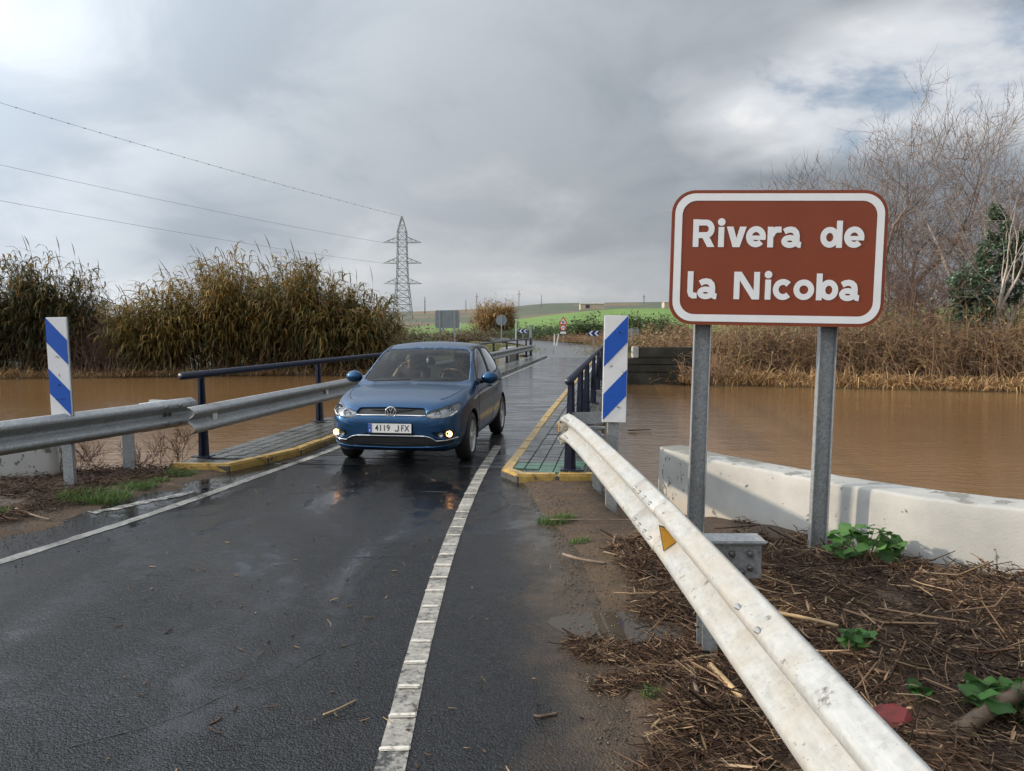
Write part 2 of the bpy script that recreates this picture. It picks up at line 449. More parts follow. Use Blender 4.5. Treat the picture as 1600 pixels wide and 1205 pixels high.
colr = t.mix(chip, colr, (.12, .12, .11)); colr = t.mix(bare, colr, (.20, .195, .175))
t.set(Base_Color=colr, Roughness=.8)
t.bump(t.math('SUBTRACT', t.math('ADD', t.math('MULTIPLY', n1, .35), t.math('MULTIPLY', n2, .45)), t.math('ADD', chip, bare)), .7, .007)
simple('wall_top_concrete', (.24, .235, .215), .85, var=.45, scale=8, bump=.5, bscale=30)
t = NT('shaded_concrete')  # shade of the wing wall is put into the dark base; mottling is staining
v = t.coord('World'); n1 = t.noise(v, 1.3, 7, .65); n2 = t.noise(v, 14, 5, .6)
t.set(Base_Color=t.ramp(n1, [(.3, (.010, .010, .007)), (.5, (.026, .025, .017)), (.72, (.055, .05, .036))]), Roughness=.85)
t.bump(n2, .5, .02)
simple('deck_concrete', (.16, .155, .145), .85, var=.4, scale=2)

t = NT('galvanised')
v = t.coord(); sp = t.voro(v, 70).outputs['Color']; n1 = t.noise(v, 5, 6, .65); n2 = t.noise(v, 26, 5, .7)
bw_ = t.node('ShaderNodeRGBToBW'); t.l.new(sp, bw_.inputs[0])
c = t.ramp(bw_.outputs[0], [(.2, (.27, .285, .295)), (.8, (.39, .405, .41))])
c = t.mix(t.ramp(n2, [(.60, 0.0), (.70, .7)]), c, (.14, .135, .12))
c = t.mix(t.ramp(n1, [(.5, 0.0), (.75, .5)]), c, (.23, .225, .20))
t.set(Base_Color=c, Roughness=t.ramp(n1, [(.3, .42), (.7, .62)]), Metallic=.45)
t = NT('sunlit_galvanised')  # pale cream base carries painted sunlight; stains and specks are dirt
v = t.coord(); n1 = t.noise(v, 3.2, 7, .65); n2 = t.noise(v, 16, 8, .74); sp = t.voro(v, 45).outputs['Color']; n4 = t.noise(t.coord('Object', (6, 1.2, 6)), 5, 6, .7)
bw_ = t.node('ShaderNodeRGBToBW'); t.l.new(sp, bw_.inputs[0])
c = t.mix(t.ramp(bw_.outputs[0], [(.2, 0.0), (.8, .4)]), t.ramp(n4, [(.3, (.29, .295, .285)), (.7, (.47, .475, .46))]), (.50, .50, .475))
c = t.mix(t.ramp(n1, [(.45, 0.0), (.60, .6)]), c, (.35, .315, .26))
c = t.mix(t.ramp(n2, [(.60, 0.0), (.68, .9)]), c, (.11, .09, .07))
c = t.mix(t.ramp(t.noise(v, 60, 4, .6), [(.66, 0.0), (.72, .7)]), c, (.13, .10, .075))
t.set(Base_Color=c, Roughness=t.ramp(n1, [(.3, .40), (.7, .7)]), Metallic=.25)
t.bump(n2, .15, .004)
simple('navy_paint', (.012, .016, .036), .38, var=.35, scale=9)
simple('bolt_steel', (.13, .13, .13), .5, .6)
simple('black_rubber', (.012, .012, .012), .6, var=.2)
simple('dark_plastic', (.012, .0125, .013), .5, var=.2)
simple('reflector_amber', (.62, .30, .02), .3, var=.15, scale=20)
simple('reflector_white', (.75, .75, .72), .3, var=.1)
simple('grey_sign_back', (.22, .25, .27), .5, .3, var=.12, scale=3)
t = NT('sign_white')
v = t.coord(); n1 = t.noise(v, 9, 8, .7); n2 = t.noise(v, 2.5, 4)
t.set(Base_Color=t.ramp(n1, [(.24, (.3, .28, .25)), (.32, (.76, .75, .74)), (.8, (.84, .83, .83))]), Roughness=.4)
t = NT('sign_blue')
v = t.coord(); n1 = t.noise(v, 9, 8, .7)
t.set(Base_Color=t.ramp(n1, [(.25, (.01, .03, .10)), (.33, (.012, .085, .42)), (.8, (.016, .11, .50))]), Roughness=.38)
t = NT('sign_brown')
v = t.coord(); n1 = t.noise(v, 3, 5, .6); n2 = t.noise(v, 240, 2)
c = t.ramp(n1, [(.3, (.19, .036, .011)), (.7, (.225, .044, .013))])
t.set(Base_Color=t.mix(1.0, c, t.ramp(n2, [(.3, .88), (.7, 1.1)]), 'MULTIPLY'), Roughness=.38)
simple('sign_lettering', (.74, .745, .75), .4, var=.04)
simple('sign_red', (.5, .02, .02), .4, var=.1)
simple('sign_black', (.01, .01, .01), .5)
simple('sign_navy', (.01, .03, .13), .4, var=.1)

# ================================================================== survey of the bridge
B = Vector((.1375, .9905, 0)).normalized(); RT = Vector((B.y, -B.x, 0))
BO = Vector((-.105, 9.03, 0))
BRZ = -math.atan2(B.x, B.y)
def bw(s, t_, z=0.0): return BO + B * s + RT * t_ + Vector((0, 0, z))
T_R, T_L = 0.0, -2.73           # kerb lines
S_END = 35.2
WATER_Z = -.6

def interp(x, pts):
    if x <= pts[0][0]: return pts[0][1]
    for (a, p), (b, q) in zip(pts, pts[1:]):
        if x <= b: return p + (q - p) * (x - a) / (b - a)
    return pts[-1][1]
def sstep(a, b, x):
    k = min(1, max(0, (x - a) / (b - a))); return k * k * (3 - 2 * k)
NEAR = [(-60, 2), (-14, 6.6), (-5.6, 8.65), (-4.5, 9.0), (-3.9, 9.3), (-3.2, 9.6), (.6, 9.0), (1.0, 8.5), (1.5, 8.15), (1.85, 7.75), (3.55, 4.95), (5.2, 2.0), (9, -4), (60, -30)]
FAR = [(-200, 30), (-60, 33), (-23, 34.5), (-9.5, 37.6), (0, 36), (4, 31.6), (7.8, 31.2), (18.3, 27.4), (45, 20), (200, 5)]
CEN = [(44, 3.2), (58, 5.0), (75, 4.4), (95, .2), (118, -10), (140, -30)]
def far_road_z(y): return .9 * sstep(60, 150, y)
def ground(x, y):
    n = mnoise.noise((x * .9, y * .9, 0)); n2 = mnoise.noise((x * 4, y * 4, 3.3)); n3 = mnoise.noise((x * 11, y * 11, 7))
    yn, yf = interp(x, NEAR), interp(x, FAR)
    if y < yn:
        # near bank: hollow under the road, verges proud of it
        rl = interp(y, [(-20, -9), (0, -5.2), (5.3, -3.95), (6.8, -3.55), (8.4, -3.2), (9.4, -2.95)]) + n2 * .10 + n3 * .04
        rr = interp(y, [(-20, .5), (2.7, .30), (4.3, .34), (5.6, .30), (6.9, .06), (7.8, -.02), (9, -.3)]) + n2 * .10 + n3 * .05
        if x > rr: k = min(1, (x - rr) / .35); h = -.03 + .055 * k + .018 * n2 + .012 * n3
        elif x < rl: k = min(1, (rl - x) / .3); h = -.03 + .05 * k + .022 * n2 + .01 * n3
        else: h = -.035
        if x > .9: h += .12 * sstep(.9, 2.2, x) * sstep(6.2, 3.5, y) + .05 * n * sstep(.9, 1.6, x)
        if x > .9 and y > 6: h -= .16 * sstep(6.0, 7.6, y)
        pd = math.hypot((x - .66) / .30, (y - 4.1) / .2)
        if pd < 1.6: h -= .06 * (1 - sstep(.8, 1.6, pd))
        e = yn - y
        if e < .25: h -= .1 * (1 - e / .25)
        return h
    if y < yf:
        return max(-2.2, -.1 - (y - yn) * 2.2) if y < (yn + yf) / 2 else max(-2.2, -.62 - (yf - y) * .45)
    d = y - yf
    h = -.62 + .75 * sstep(0, 7, d) + .10 * n * min(1, d)
    h += .9 * sstep(70, 150, y) - .05
    # green field ramp on the right, then the far ridges
    fx = sstep(-30, 60, x)
    h += sstep(128, 380, y) * (2.2 + 7.4 * fx) * (1 - .35 * sstep(400, 640, y))
    h += sstep(240, 520, y) * 2.0
    ridge = 37 + 7 * math.exp(-((x - 330) / 330) ** 2) + 4.0 * mnoise.noise((x * .0022, 5.0, 1))
    ridge *= sstep(-330, 60, x) * .28 + .72
    h += sstep(560, 1150, y) * (ridge - 11) - sstep(1200, 2400, y) * 40
    # the road is cut flush with the land
    if 36 < y < 165:
        c = interp(y, CEN) if y < 140 else -30 - (y - 140) * 2.0
        k = 1 - sstep(3.2, 6.5, abs(x - c) * (.75 if y > 95 else 1))
        h = h * (1 - k) + (far_road_z(y) - .12) * k
    return h
def gcol(x, y):
    n = mnoise.noise((x * .05, y * .05, 2)); n1 = mnoise.noise((x * .6, y * .6, 9))
    yn, yf = interp(x, NEAR), interp(x, FAR)
    if y < yn: return (.082 + .012 * n1, .054 + .008 * n1, .034)
    if y < yf + 1: return (.07, .048, .03)
    if y < 128 + 12 * n:
        k = .5 + .5 * n1
        return (.10 + .05 * k, .09 + .03 * k, .045) if x > -5 or y < 60 else (.07, .085, .035)
    if y < 395 + 30 * n:
        if x > -32 + (y - 128) * .02 + 10 * n: return (.125, .215, .042)
        return (.15, .115, .07) if n1 > -.2 else (.09, .10, .045)
    k = mnoise.noise((x * .006, y * .012, 4))
    if y < 620: return (.075, .065, .05) if k > 0 else (.14, .105, .065)
    return (.085, .10, .065) if (k > -.12 or x > 150) else (.16, .12, .07)

def lines(segs):
    o = []
    for a, b, st in segs: o += list(np.arange(a, b, st))
    return o + [segs[-1][1]]
gx = lines([(-2600, -600, 200), (-600, -120, 30), (-120, -30, 6), (-30, -8, 1.0), (-8, 5, .13), (5, 30, 1.0), (30, 120, 6), (120, 600, 30), (600, 2600, 200)])
gy = lines([(-40, 0, 4), (0, 10, .13), (10, 46, .8), (46, 170, 4), (170, 700, 14), (700, 1400, 40), (1400, 4200, 280)])
GV = np.array([(x, y, ground(x, y)) for y in gy for x in gx]); GT = np.array([gcol(x, y) for y in gy for x in gx])
nx_, ny_ = len(gx), len(gy); gi = np.arange(nx_ * ny_).reshape(ny_, nx_)
GQ = np.stack([gi[:-1, :-1], gi[:-1, 1:], gi[1:, 1:], gi[1:, :-1]], axis=-1).reshape(-1, 4)
struct(np_mesh('ground', GV, GQ, MATS['ground_soil'], GT, smooth=True))

# river: one sheet, slightly below the deck
m = MB(); m.add([(-400, -60, WATER_Z), (400, -60, WATER_Z), (400, 45, WATER_Z), (-400, 45, WATER_Z)], [(0, 1, 2, 3)])
struct(m.build('water', MATS['muddy_water']))
m = MB(); m.add([(.66 + .42 * math.cos(a) * (1 + .2 * math.sin(3 * a)), 4.1 + .30 * math.sin(a) * (1 + .15 * math.cos(2 * a)), .001) for a in np.linspace(0, 2 * math.pi, 24, endpoint=False)], [tuple(range(24))])
struct(m.build('puddle', MATS['puddle_water']))

# roads: approach, bridge carriageway, road beyond
def strip(name, rows, mat, nx=8):
    V, Q = [], []
    for (xl, xr, y, z, yr) in rows:
        for i in range(nx + 1):
            k = i / nx; V.append((xl + (xr - xl) * k, y + (yr - y) * k, z))
    for j in range(len(rows) - 1):
        for i in range(nx):
            a = j * (nx + 1) + i; Q.append((a, a + 1, a + nx + 2, a + nx + 1))
    o = np_mesh(name, np.array(V), np.array(Q), mat); return struct(o)
APL = [(-30, -10), (0, -5.6), (5.3, -4.3), (6.8, -3.9), (8.4, -3.55), (9.0, -3.3)]
APR = [(-30, .7), (2.7, .62), (5.6, .6), (7.0, .45), (8.0, .25), (9.0, .0)]
strip('road', [(interp(y, APL), interp(y, APR), y, 0.0, y) for y in (-30, -10, 0, 2, 4, 5.3, 6.8, 8.0)] + [(bw(-.1, T_L - .15).x - .35, bw(-.1, T_R + .15).x, bw(-.1, T_L).y, 0.0, bw(-.1, T_R).y)], MATS['wet_asphalt'])
rows = []
for s in list(np.arange(-.1, S_END, 2.0)) + [S_END]:
    a, b = bw(s, T_L - .05), bw(s, T_R + .05); rows.append((a.x, b.x, a.y, 0.0, b.y))
strip('bridge_road', rows, MATS['bridge_asphalt'])
rows = [(bw(S_END, T_L - .05).x, bw(S_END, T_R + .05).x, bw(S_END, T_L).y, 0.0, bw(S_END, T_R).y)]
cl = [(3.6, 49, 3.4), (4.6, 56, 3.3), (5.0, 63, 3.2), (4.7, 71, 3.1), (3.6, 79, 3.1), (1.4, 88, 3.1), (-2.2, 98, 3.1), (-7.5, 108, 3.1), (-15, 118, 3.2), (-25, 127, 3.3), (-40, 136, 3.4), (-62, 145, 3.5), (-95, 153, 3.5)]
for i, (x, y, hw) in enumerate(cl):
    p, q = cl[max(0, i - 1)], cl[min(len(cl) - 1, i + 1)]
    tx, ty = q[0] - p[0], q[1] - p[1]; L = math.hypot(tx, ty); nxv, nyv = ty / L, -tx / L
    rows.append((x - nxv * hw, x + nxv * hw, y - nyv * hw, far_road_z(y) + .02, y + nyv * hw))
strip('far_road', rows, MATS['far_asphalt'])

# painted lines lie 4 mm above the road
def ribbon(name, pts, w, mat, z=.004, parent=None, jag=0.0):
    V, Q = [], []
    for i, p in enumerate(pts):
        p = Vector(p); tv = (Vector(pts[min(i + 1, len(pts) - 1)]) - Vector(pts[max(0, i - 1)])).normalized(); sd = Vector((tv.y, -tv.x, 0))
        j1, j2 = random.uniform(-jag, jag), random.uniform(-jag, jag)
        V += [p - sd * (w / 2 + j1) + Vector((0, 0, z)), p + sd * (w / 2 + j2) + Vector((0, 0, z))]
    for i in range(len(pts) - 1): Q.append((2 * i, 2 * i + 1, 2 * i + 3, 2 * i + 2))
    return struct(np_mesh(name, np.array(V), np.array(Q), mat, parent=parent))
def resample(pts, st):
    o = [Vector(pts[0])]
    for a, b in zip(pts, pts[1:]):
        a, b = Vector(a), Vector(b); n = max(1, round((b - a).length / st))
        o += [a + (b - a) * (k / n) for k in range(1, n + 1)]
    return o
def smooth_path(pts, it=3):
    pts = [Vector(p) for p in pts]
    for _ in range(it):
        q = [pts[0]]
        for a, b in zip(pts, pts[1:]): q += [a * .75 + b * .25, a * .25 + b * .75]
        pts = q + [pts[-1]]
    return pts
EDGE_R = smooth_path([(-.42, -1, 0), (-.45, 2.7, 0), (-.48, 3.7, 0), (-.485, 5.6, 0), (-.39, 8.2, 0), (-.26, 9.9, 0), tuple(bw(1.6, -.32))])
edge_line = ribbon('edge_line_right', resample(EDGE_R, .12), .115, MATS['road_paint'], jag=.0015)
EDGE_L = smooth_path([(-5.1, 0, 0), (-3.61, 5.32, 0), (-3.16, 6.8, 0), (-2.85, 8.44, 0), (-2.41, 10.4, 0), tuple(bw(8, T_L + .22)), tuple(bw(34, T_L + .25))])
ribbon('edge_line_left', resample(EDGE_L, .06), .11, MATS['road_paint'], jag=.007)
ribbon('old_line', resample([(-3.75, 6.75, 0), (-3.2, 7.65, 0)], .1), .10, MATS['faint_paint'], jag=.03)
ribbon('crack', resample(smooth_path([(-1.75, 2.9, 0), (-1.42, 3.12, 0), (-1.28, 3.36, 0), (-1.10, 3.50, 0), (-.98, 3.78, 0), (-.80, 3.92, 0)], 1), .035), .004, MATS['crack_dark'], z=.003, jag=.003)
# raised ribs across the right line, one every 245 mm
rib = MB(); rib.box((0, 0, .006), (.118, .030, .011), bev=.005); rib_me = rib.mesh('rib'); rib_me.materials.append(MATS['rib_paint'])
acc, nxt, prev = 0.0, 0.0, None
for p in resample(EDGE_R, .02):
    if prev is not None:
        acc += (p - prev).length
        if acc >= nxt and p.y > 1.8 and p.y < 16:
            o = bpy.data.objects.new('rib', rib_me); COL.objects.link(o); o.parent = edge_line
            tv = p - prev; o.location = (p.x, p.y, .003); o.rotation_euler = (0, 0, -math.atan2(tv.x, tv.y) + random.uniform(-.04, .04))
            o.scale = (random.uniform(.85, 1.05), random.uniform(.8, 1.15), random.uniform(.6, 1.1))
            nxt = acc + .245
        elif acc >= nxt: nxt = acc + .245
    prev = p

# bridge deck, pavements with kerbstones and paving tiles
m = MB()
for zt, zb_, ta, tb in ((-.02, -.5, T_L - 1.04, T_R + 1.02),):
    m.prism([(ta, zb_), (tb, zb_), (tb, zt), (ta, zt)], RT, (0, 0, 1), B * (S_END + .1), BO + B * -.1)
for s in (8.5, 17.5, 26.5): m.prism([(-3.2, -2.4), (.5, -2.4), (.5, -.5), (-3.2, -.5)], RT, (0, 0, 1), B * .7, BO + B * s)
struct(m.build('bridge_deck', MATS['deck_concrete']))

def poly_slab(name, poly, z0, z1, mat, parent=None):
    m = MB(); m.prism([(p[0], p[1]) for p in poly], (1, 0, 0), (0, 1, 0), (0, 0, z1 - z0), (0, 0, z0)); return m.build(name, mat, parent)
tile_me = {}
def tiles(parent, s0, s1, t0, t1, inside, paint):
    rows_t = 5; wt = (t1 - t0) / rows_t; k = 0
    for key, mt in (('p', 'wet_paving'), ('g', 'green_paint')):
        if key not in tile_me:
            mb = MB(); mb.box((0, 0, 0), (wt - .012, .188, .02), bev=.004); tile_me[key] = mb.mesh('tile'); tile_me[key].materials.append(MATS[mt])
    s = s0 + .1
    while s < s1 - .05:
        for r in range(rows_t):
            tt = t0 + wt * (r + .5)
            p = bw(s, tt)
            if not inside(p, s, tt): continue
            o = bpy.data.objects.new('tile', tile_me['g' if paint(p, s, tt) else 'p']); COL.objects.link(o); o.parent = parent
            o.location = (p.x, p.y, .074 + random.uniform(-.003, .003)); o.rotation_euler = (random.uniform(-.012, .012), random.uniform(-.012, .012), BRZ)
            k += 1
        s += .2
    return k
kerb_me = None
def kerb(parent, pts, step=.75, w=.14, face=1, h=.09):
    """kerbstones along a polyline; each stone is its own mesh object"""
    pts = [Vector(p) for p in pts]
    for a, b in zip(pts, pts[1:]):
        L = (b - a).length; n = max(1, round(L / step)); tv = (b - a).normalized(); sd = Vector((tv.y, -tv.x, 0)) * face
        for i in range(n):
            p, q = a + tv * (L * i / n + .004), a + tv * (L * (i + 1) / n - .004)
            mb = MB(); c = (p + q) / 2 + sd * (w / 2)
            rot = Matrix.Rotation(-math.atan2(tv.x, tv.y), 3, 'Z')
            mb.box((0, 0, 0), (w, (q - p).length, h + .1), bev=.018)
            o = mb.build('kerbstone', MATS['yellow_paint' if a.y < 26 else 'wet_paving'], parent)
            o.location = (c.x, c.y, h / 2 - .05 + random.uniform(-.004, .004)); o.rotation_euler = (0, random.uniform(-.02, .02), -math.atan2(tv.x, tv.y))

def w2(s, t_): p = bw(s, t_); return (p.x, p.y)
# pavement on the right: its end is cut square to the approach and painted green
PR = [(-.12, 8.45), (.05, 8.10), (.90, 8.10), w2(-.7, 1.0), w2(S_END, 1.0), w2(S_END, 0.0)]
pr = struct(poly_slab('pavement_right', PR, -.5, .066, MATS['wet_paving']))
kerb(pr, [(-.12, 8.45, 0), tuple(bw(6, 0)), tuple(bw(S_END, 0))], face=1)
kerb(pr, [(.05, 8.10, 0), (-.12, 8.45, 0)], face=1, step=.4)
kerb(pr, [(.92, 8.10, 0), (.05, 8.10, 0)], face=1, step=.45)
tiles(pr, -.9, 10.6, .15, .98, lambda p, s, t_: p.y > 8.32 and p.x > (.22 if p.y < 8.5 else -9), lambda p, s, t_: p.y < 8.95)
PL = [(-3.95, 8.78), (-3.25, 8.72), (-2.98, 9.3), w2(.5, T_L), w2(S_END, T_L), w2(S_END, T_L - 1.02), w2(-.2, T_L - 1.02)]
pl = struct(poly_slab('pavement_left', PL, -.5, .066, MATS['wet_paving']))
kerb(pl, [tuple(bw(S_END, T_L)), tuple(bw(6, T_L)), tuple(bw(.5, T_L)), (-2.98, 9.3, 0), (-3.25, 8.72, 0), (-3.98, 8.78, 0)], face=1)
tiles(pl, -.3, 11.2, T_L - 1.0, T_L - .16, lambda p, s, t_: p.y > 8.98 and (p.x < -3.2 or p.y > 9.35), lambda p, s, t_: p.y < 9.1)
# ================================================================== guardrails
WPROF = [(.0, -.156), (.012, -.154), (.020, -.150), (.072, -.119), (.080, -.111), (.083, -.102), (.083, -.088), (.080, -.078), (.072, -.070), (.012, -.024), (.004, -.014), (.002, 0), (.004, .014), (.012, .024), (.072, .070), (.080, .078), (.083, .088), (.083, .102), (.080, .111), (.072, .119), (.020, .150), (.012, .154), (.0, .156)]
def wbeam(name, path, side, mat, parent, zc, thick=.004):
    m = MB(); m.sweep([(side * a, b) for a, b in WPROF], [(p[0], p[1], zc if len(p) < 3 else p[2]) for p in path])
    o = m.build(name, mat, parent, smooth=True)
    md = o.modifiers.new('t', 'SOLIDIFY'); md.thickness = thick; md.offset = -1
    return o
def cpost(name, x, y, z0, z1, rz, mat, parent, w=.12, d=.06):
    """open channel post"""
    m = MB(); k = .006
    prof = [(-w / 2, -d / 2), (w / 2, -d / 2), (w / 2, d / 2), (w / 2 - k, d / 2), (w / 2 - k, -d / 2 + k), (-w / 2 + k, -d / 2 + k), (-w / 2 + k, d / 2), (-w / 2, d / 2)]
    m.prism(prof, (1, 0, 0), (0, 1, 0), (0, 0, z1 - z0), (0, 0, z0))
    o = m.build(name, mat, parent); o.location = (x, y, 0); o.rotation_euler = (0, 0, rz); return o
def bolts(parent, pts, axis, r=.014, h=.012, mat='bolt_steel'):
    for p in pts:
        m = MB(); a = Vector(axis).normalized(); m.tube([Vector(p), Vector(p) + a * h * .5, Vector(p) + a * h], [r, r, r * .55], 6)
        m.build('bolt', MATS[mat], parent)

# right guardrail, dirt stained, sunlight painted into its pale base, its far end folded back by a hit
gr = empty('guardrail', (.75, 5, 0))
def G(o): o.matrix_parent_inverse = gr.matrix_world.inverted(); return o
bpy.context.view_layer.update()
gpath = [(.88, -1.2), (.85, 1.0), (.84, 2.0), (.83, 3.0), (.82, 3.9), (.78, 5.0), (.73, 6.2), (.68, 7.2), (.63, 7.9), (.605, 8.14), (.60, 8.2)]
gz = [.60, .60, .60, .60, .60, .60, .60, .60, .595, .585, .575]
gm = empty('dummy'); bpy.data.objects.remove(gm)
beam = wbeam('beam', [(x - .0, y, z) for (x, y), z in zip(gpath, gz)], -1, MATS['sunlit_galvanised'], gr, .6); G(beam)
sp_ = [(interp(y_, [(q[1], q[0]) for q in gpath]) - .0035, y_, .60) for y_ in (3.92, 4.1, 4.3, 4.5)]
G(wbeam('splice', sp_, -1, MATS['sunlit_galvanised'], gr, .6, thick=.005))
# crumpled end: the beam's own profile pinched and bent down
m = MB()
pp = []
for i, k in enumerate((0, .35, .7, 1.0)):
    pp.append([(.60 - a * (1 - .5 * k) - .05 * k + .02 * math.sin(7 * b * 10 + i), 8.2 + .12 * k + .02 * math.sin(40 * b + i), .575 + b * (1 - .15 * k) - .07 * k) for a, b in WPROF])
n = len(WPROF); m.add([p for r_ in pp for p in r_], [(i * n + j, i * n + j + 1, (i + 1) * n + j + 1, (i + 1) * n + j) for i in range(3) for j in range(n - 1)])
e_ = m.build('crumpled_end', MATS['sunlit_galvanised'], gr, True); e_.modifiers.new('t', 'SOLIDIFY').thickness = .005; G(e_)
m = MB(); m.prism([(-.03, -.05), (.03, -.07), (.035, .02), (-.02, .05)], (0, 1, 0), (0, 0, 1), (-.006, 0, 0), (.505, 8.16, .60))
G(m.build('reflector', MATS['reflector_amber'], gr))
for (x, y) in ((.97, 3.72), (.86, 7.72)):
    G(cpost('post', x, y, -.2, .60, R(90), MATS['galvanised'], gr, w=.12, d=.075))
# spacer block with flanged top and bolts behind the beam
def spacer(parent, x0, x1, y, z0, z1, d=.16, fix=None):
    m = MB(); m.box(((x0 + x1) / 2, y, (z0 + z1) / 2), (x1 - x0, d * .55, z1 - z0), bev=.006); m.box(((x0 + x1) / 2, y, z1 + .008), (x1 - x0 + .03, d, .016), bev=.006)
    o = m.build('spacer', MATS['galvanised'], parent)
    if fix: fix(o)
    return o
spacer(gr, .84, 1.22, 3.72, .42, .60, fix=G)
b_ = [(1.07, 3.665, .55), (1.16, 3.665, .55), (1.16, 3.665, .48), (1.12, 3.665, .46)]
n0 = len(bpy.data.objects)
for p in b_:
    m = MB(); m.tube([p, (p[0], p[1] - .012, p[2]), (p[0], p[1] - .02, p[2])], [.017, .017, .009], 6); G(m.build('bolt', MATS['bolt_steel'], gr))
for (y, dz) in ((4.02, .093), (4.16, .093), (4.30, .093), (4.42, .093), (4.02, -.093), (4.16, -.093), (4.30, -.093), (4.42, -.093), (7.70, .093), (7.82, .093), (7.95, .093), (7.78, -.093), (7.9, -.093), (2.3, .093), (2.5, .093)):
    x = interp(y, [(q[1], q[0]) for q in gpath]) - .083
    m = MB(); m.tube([(x + .006, y - .012, .6 + dz + .018), (x - .001, y, .6 + dz + .024), (x + .006, y + .012, .6 + dz + .018)], [.004, .012, .004], 8); G(m.build('bolt', MATS['galvanised'], gr))
m = MB()                                                   # amber trapezoid reflector in the valley of the beam
xr = interp(3.6, [(q[1], q[0]) for q in gpath])
rp = [(-.090, .062), (-.058, .052), (-.006, -.012), (-.068, -.056)]
m.prism(rp, (1, 0, 0), (0, 0, 1), (0, .004, 0), (xr, 3.744, .60))
G(m.build('reflector', MATS['reflector_amber'], gr))
m = MB(); m.prism([(x * 1.12, z * 1.12) for x, z in rp], (1, 0, 0), (0, 0, 1), (0, .006, 0), (xr + .006, 3.749, .60))
G(m.build('reflector_frame', MATS['bolt_steel'], gr))
# bent end plate joining the rail to the railing of the bridge
m = MB(); m.prism([(.56, .66), (.66, .60), (1.0, .62), (1.0, .74), (.62, .74)], (1, 0, 0), (0, 0, 1), (0, .008, 0), (0, 8.28, 0)); m.box((.83, 8.26, .575), (.36, .05, .018)); G(m.build('end_plate', MATS['galvanised'], gr))
m = MB(); m.box((.90, 7.98, .40), (.13, .09, .28), bev=.008); G(m.build('spacer', MATS['galvanised'], gr))
G(cpost('post', .92, 7.98, -.2, .52, R(90), MATS['galvanised'], gr, w=.13, d=.08))
tag(gr, 'sunlit cream stained corrugated guardrail in front of the brown river sign', 'guardrail', 'guardrails along the road')

# left approach guardrail, in shade
gl = empty('guardrail', (-4.4, 8, 0))
bpy.context.view_layer.update()
def GL(o): o.matrix_parent_inverse = gl.matrix_world.inverted(); return o
lp = [(-6.6, 1.2), (-5.5, 4.5), (-4.72, 6.95), (-4.35, 8.1), (-4.02, 9.15), (-3.96, 9.34)]
GL(wbeam('beam', [(x, y, .635) for x, y in lp], 1, MATS['galvanised'], gl, .635))
GL(wbeam('splice_plate', [(-4.205, 8.62, .635), (-4.0, 9.25, .635), (-3.945, 9.4, .635)], 1, MATS['galvanised'], gl, .635, thick=.012))
for (x, y) in ((-4.36, 8.66), (-5.62, 4.4)):
    GL(cpost('post', x, y, -.2, .56, R(20), MATS['galvanised'], gl))
m = MB(); m.box((-4.19, 9.15, .66), (.34, .06, .26), Matrix.Rotation(R(-18), 3, 'Z'), bev=.006); GL(m.build('spacer', MATS['galvanised'], gl))
for (x, y, dz) in ((-4.065, 8.84, .10), (-4.0, 9.05, .10), (-4.065, 8.84, -.10), (-4.0, 9.05, -.10), (-4.06, 8.95, 0), (-4.04, 9.02, 0)):
    k = .09 if dz else .02
    m = MB(); m.tube([(x - .02 + k, y - .0, .635 + dz), (x + k, y - .008, .635 + dz)], [.022, .014], 8); GL(m.build('bolt', MATS['bolt_steel'], gl))
tag(gl, 'grey galvanised guardrail on the verge behind the grass tufts', 'guardrail', 'guardrails along the road')

# ================================================================== bridge railings with their own crash beam
def railing(name, t_, s0, s1, inward, label, near_beam, posts, beam_s0):
    root = empty(name, bw(s0, t_, .1)); bpy.context.view_layer.update()
    inv = root.matrix_world.inverted()
    def F(o): o.matrix_parent_inverse = inv; return o
    m = MB(); m.tube([bw(s0 - .42, t_, 1.10), bw((s0 + s1) / 2, t_, 1.10), bw(s1 + .1, t_, 1.10)], .042, 12)
    F(m.build('top_rail', MATS['navy_paint'], root, True))
    pm = MB()
    pm.prism([(-.055, .10), (.075, .10), (.035, 1.07), (-.035, 1.07)], (1, 0, 0), (0, 0, 1), (0, .024, 0), (0, -.012, 0))
    pm.prism([(-.012, .10), (.012, .10), (.012, 1.05), (-.012, 1.05)], (1, 0, 0), (0, 0, 1), (0, .11, 0), (0, -.055, 0))
    pm.box((0, 0, .112), (.22, .18, .014)); pme = pm.mesh('post'); pme.materials.append(MATS['navy_paint'])
    for s in posts:
        o = bpy.data.objects.new('post', pme); COL.objects.link(o); o.parent = root; F(o)
        p = bw(s, t_); o.location = (p.x, p.y, 0); o.rotation_euler = (0, 0, BRZ if inward > 0 else BRZ + math.pi)
    if near_beam:
        pts = [bw(s, t_ + inward * .075, .585) for s in (beam_s0, beam_s0 + 4, (s0 + s1) / 2, s1 + .2)]
        F(wbeam('beam', [tuple(p) for p in pts], inward, MATS['galvanised'], root, .585))
        for s in posts:
            p = bw(s + .1, t_ + inward * .10, .585)
            m = MB(); m.prism([(-.055, -.035), (.055, -.055), (.055, .055), (-.055, .035)], B, (0, 0, 1), RT * .008 * inward, p + RT * .005 * inward)
            F(m.build('reflector', MATS['reflector_white'], root))
    tag(root, label, 'railing', 'bridge railings'); return root
lposts = [-.36 + 3.62 * i for i in range(10)] + [34.3]
railing('bridge_railing', -3.60, -.36, 34.3, 1, 'dark navy bridge railing with crash beam, on the car passenger side of the bridge', True, lposts, -.80)
railing('bridge_railing', .84, -.62, 33.5, -1, 'dark navy bridge railing behind the blue striped marker and the stained guardrail', True, [-.62 + 2.1 * i for i in range(3)] + [7 + 3.6 * i for i in range(8)], 5.0)
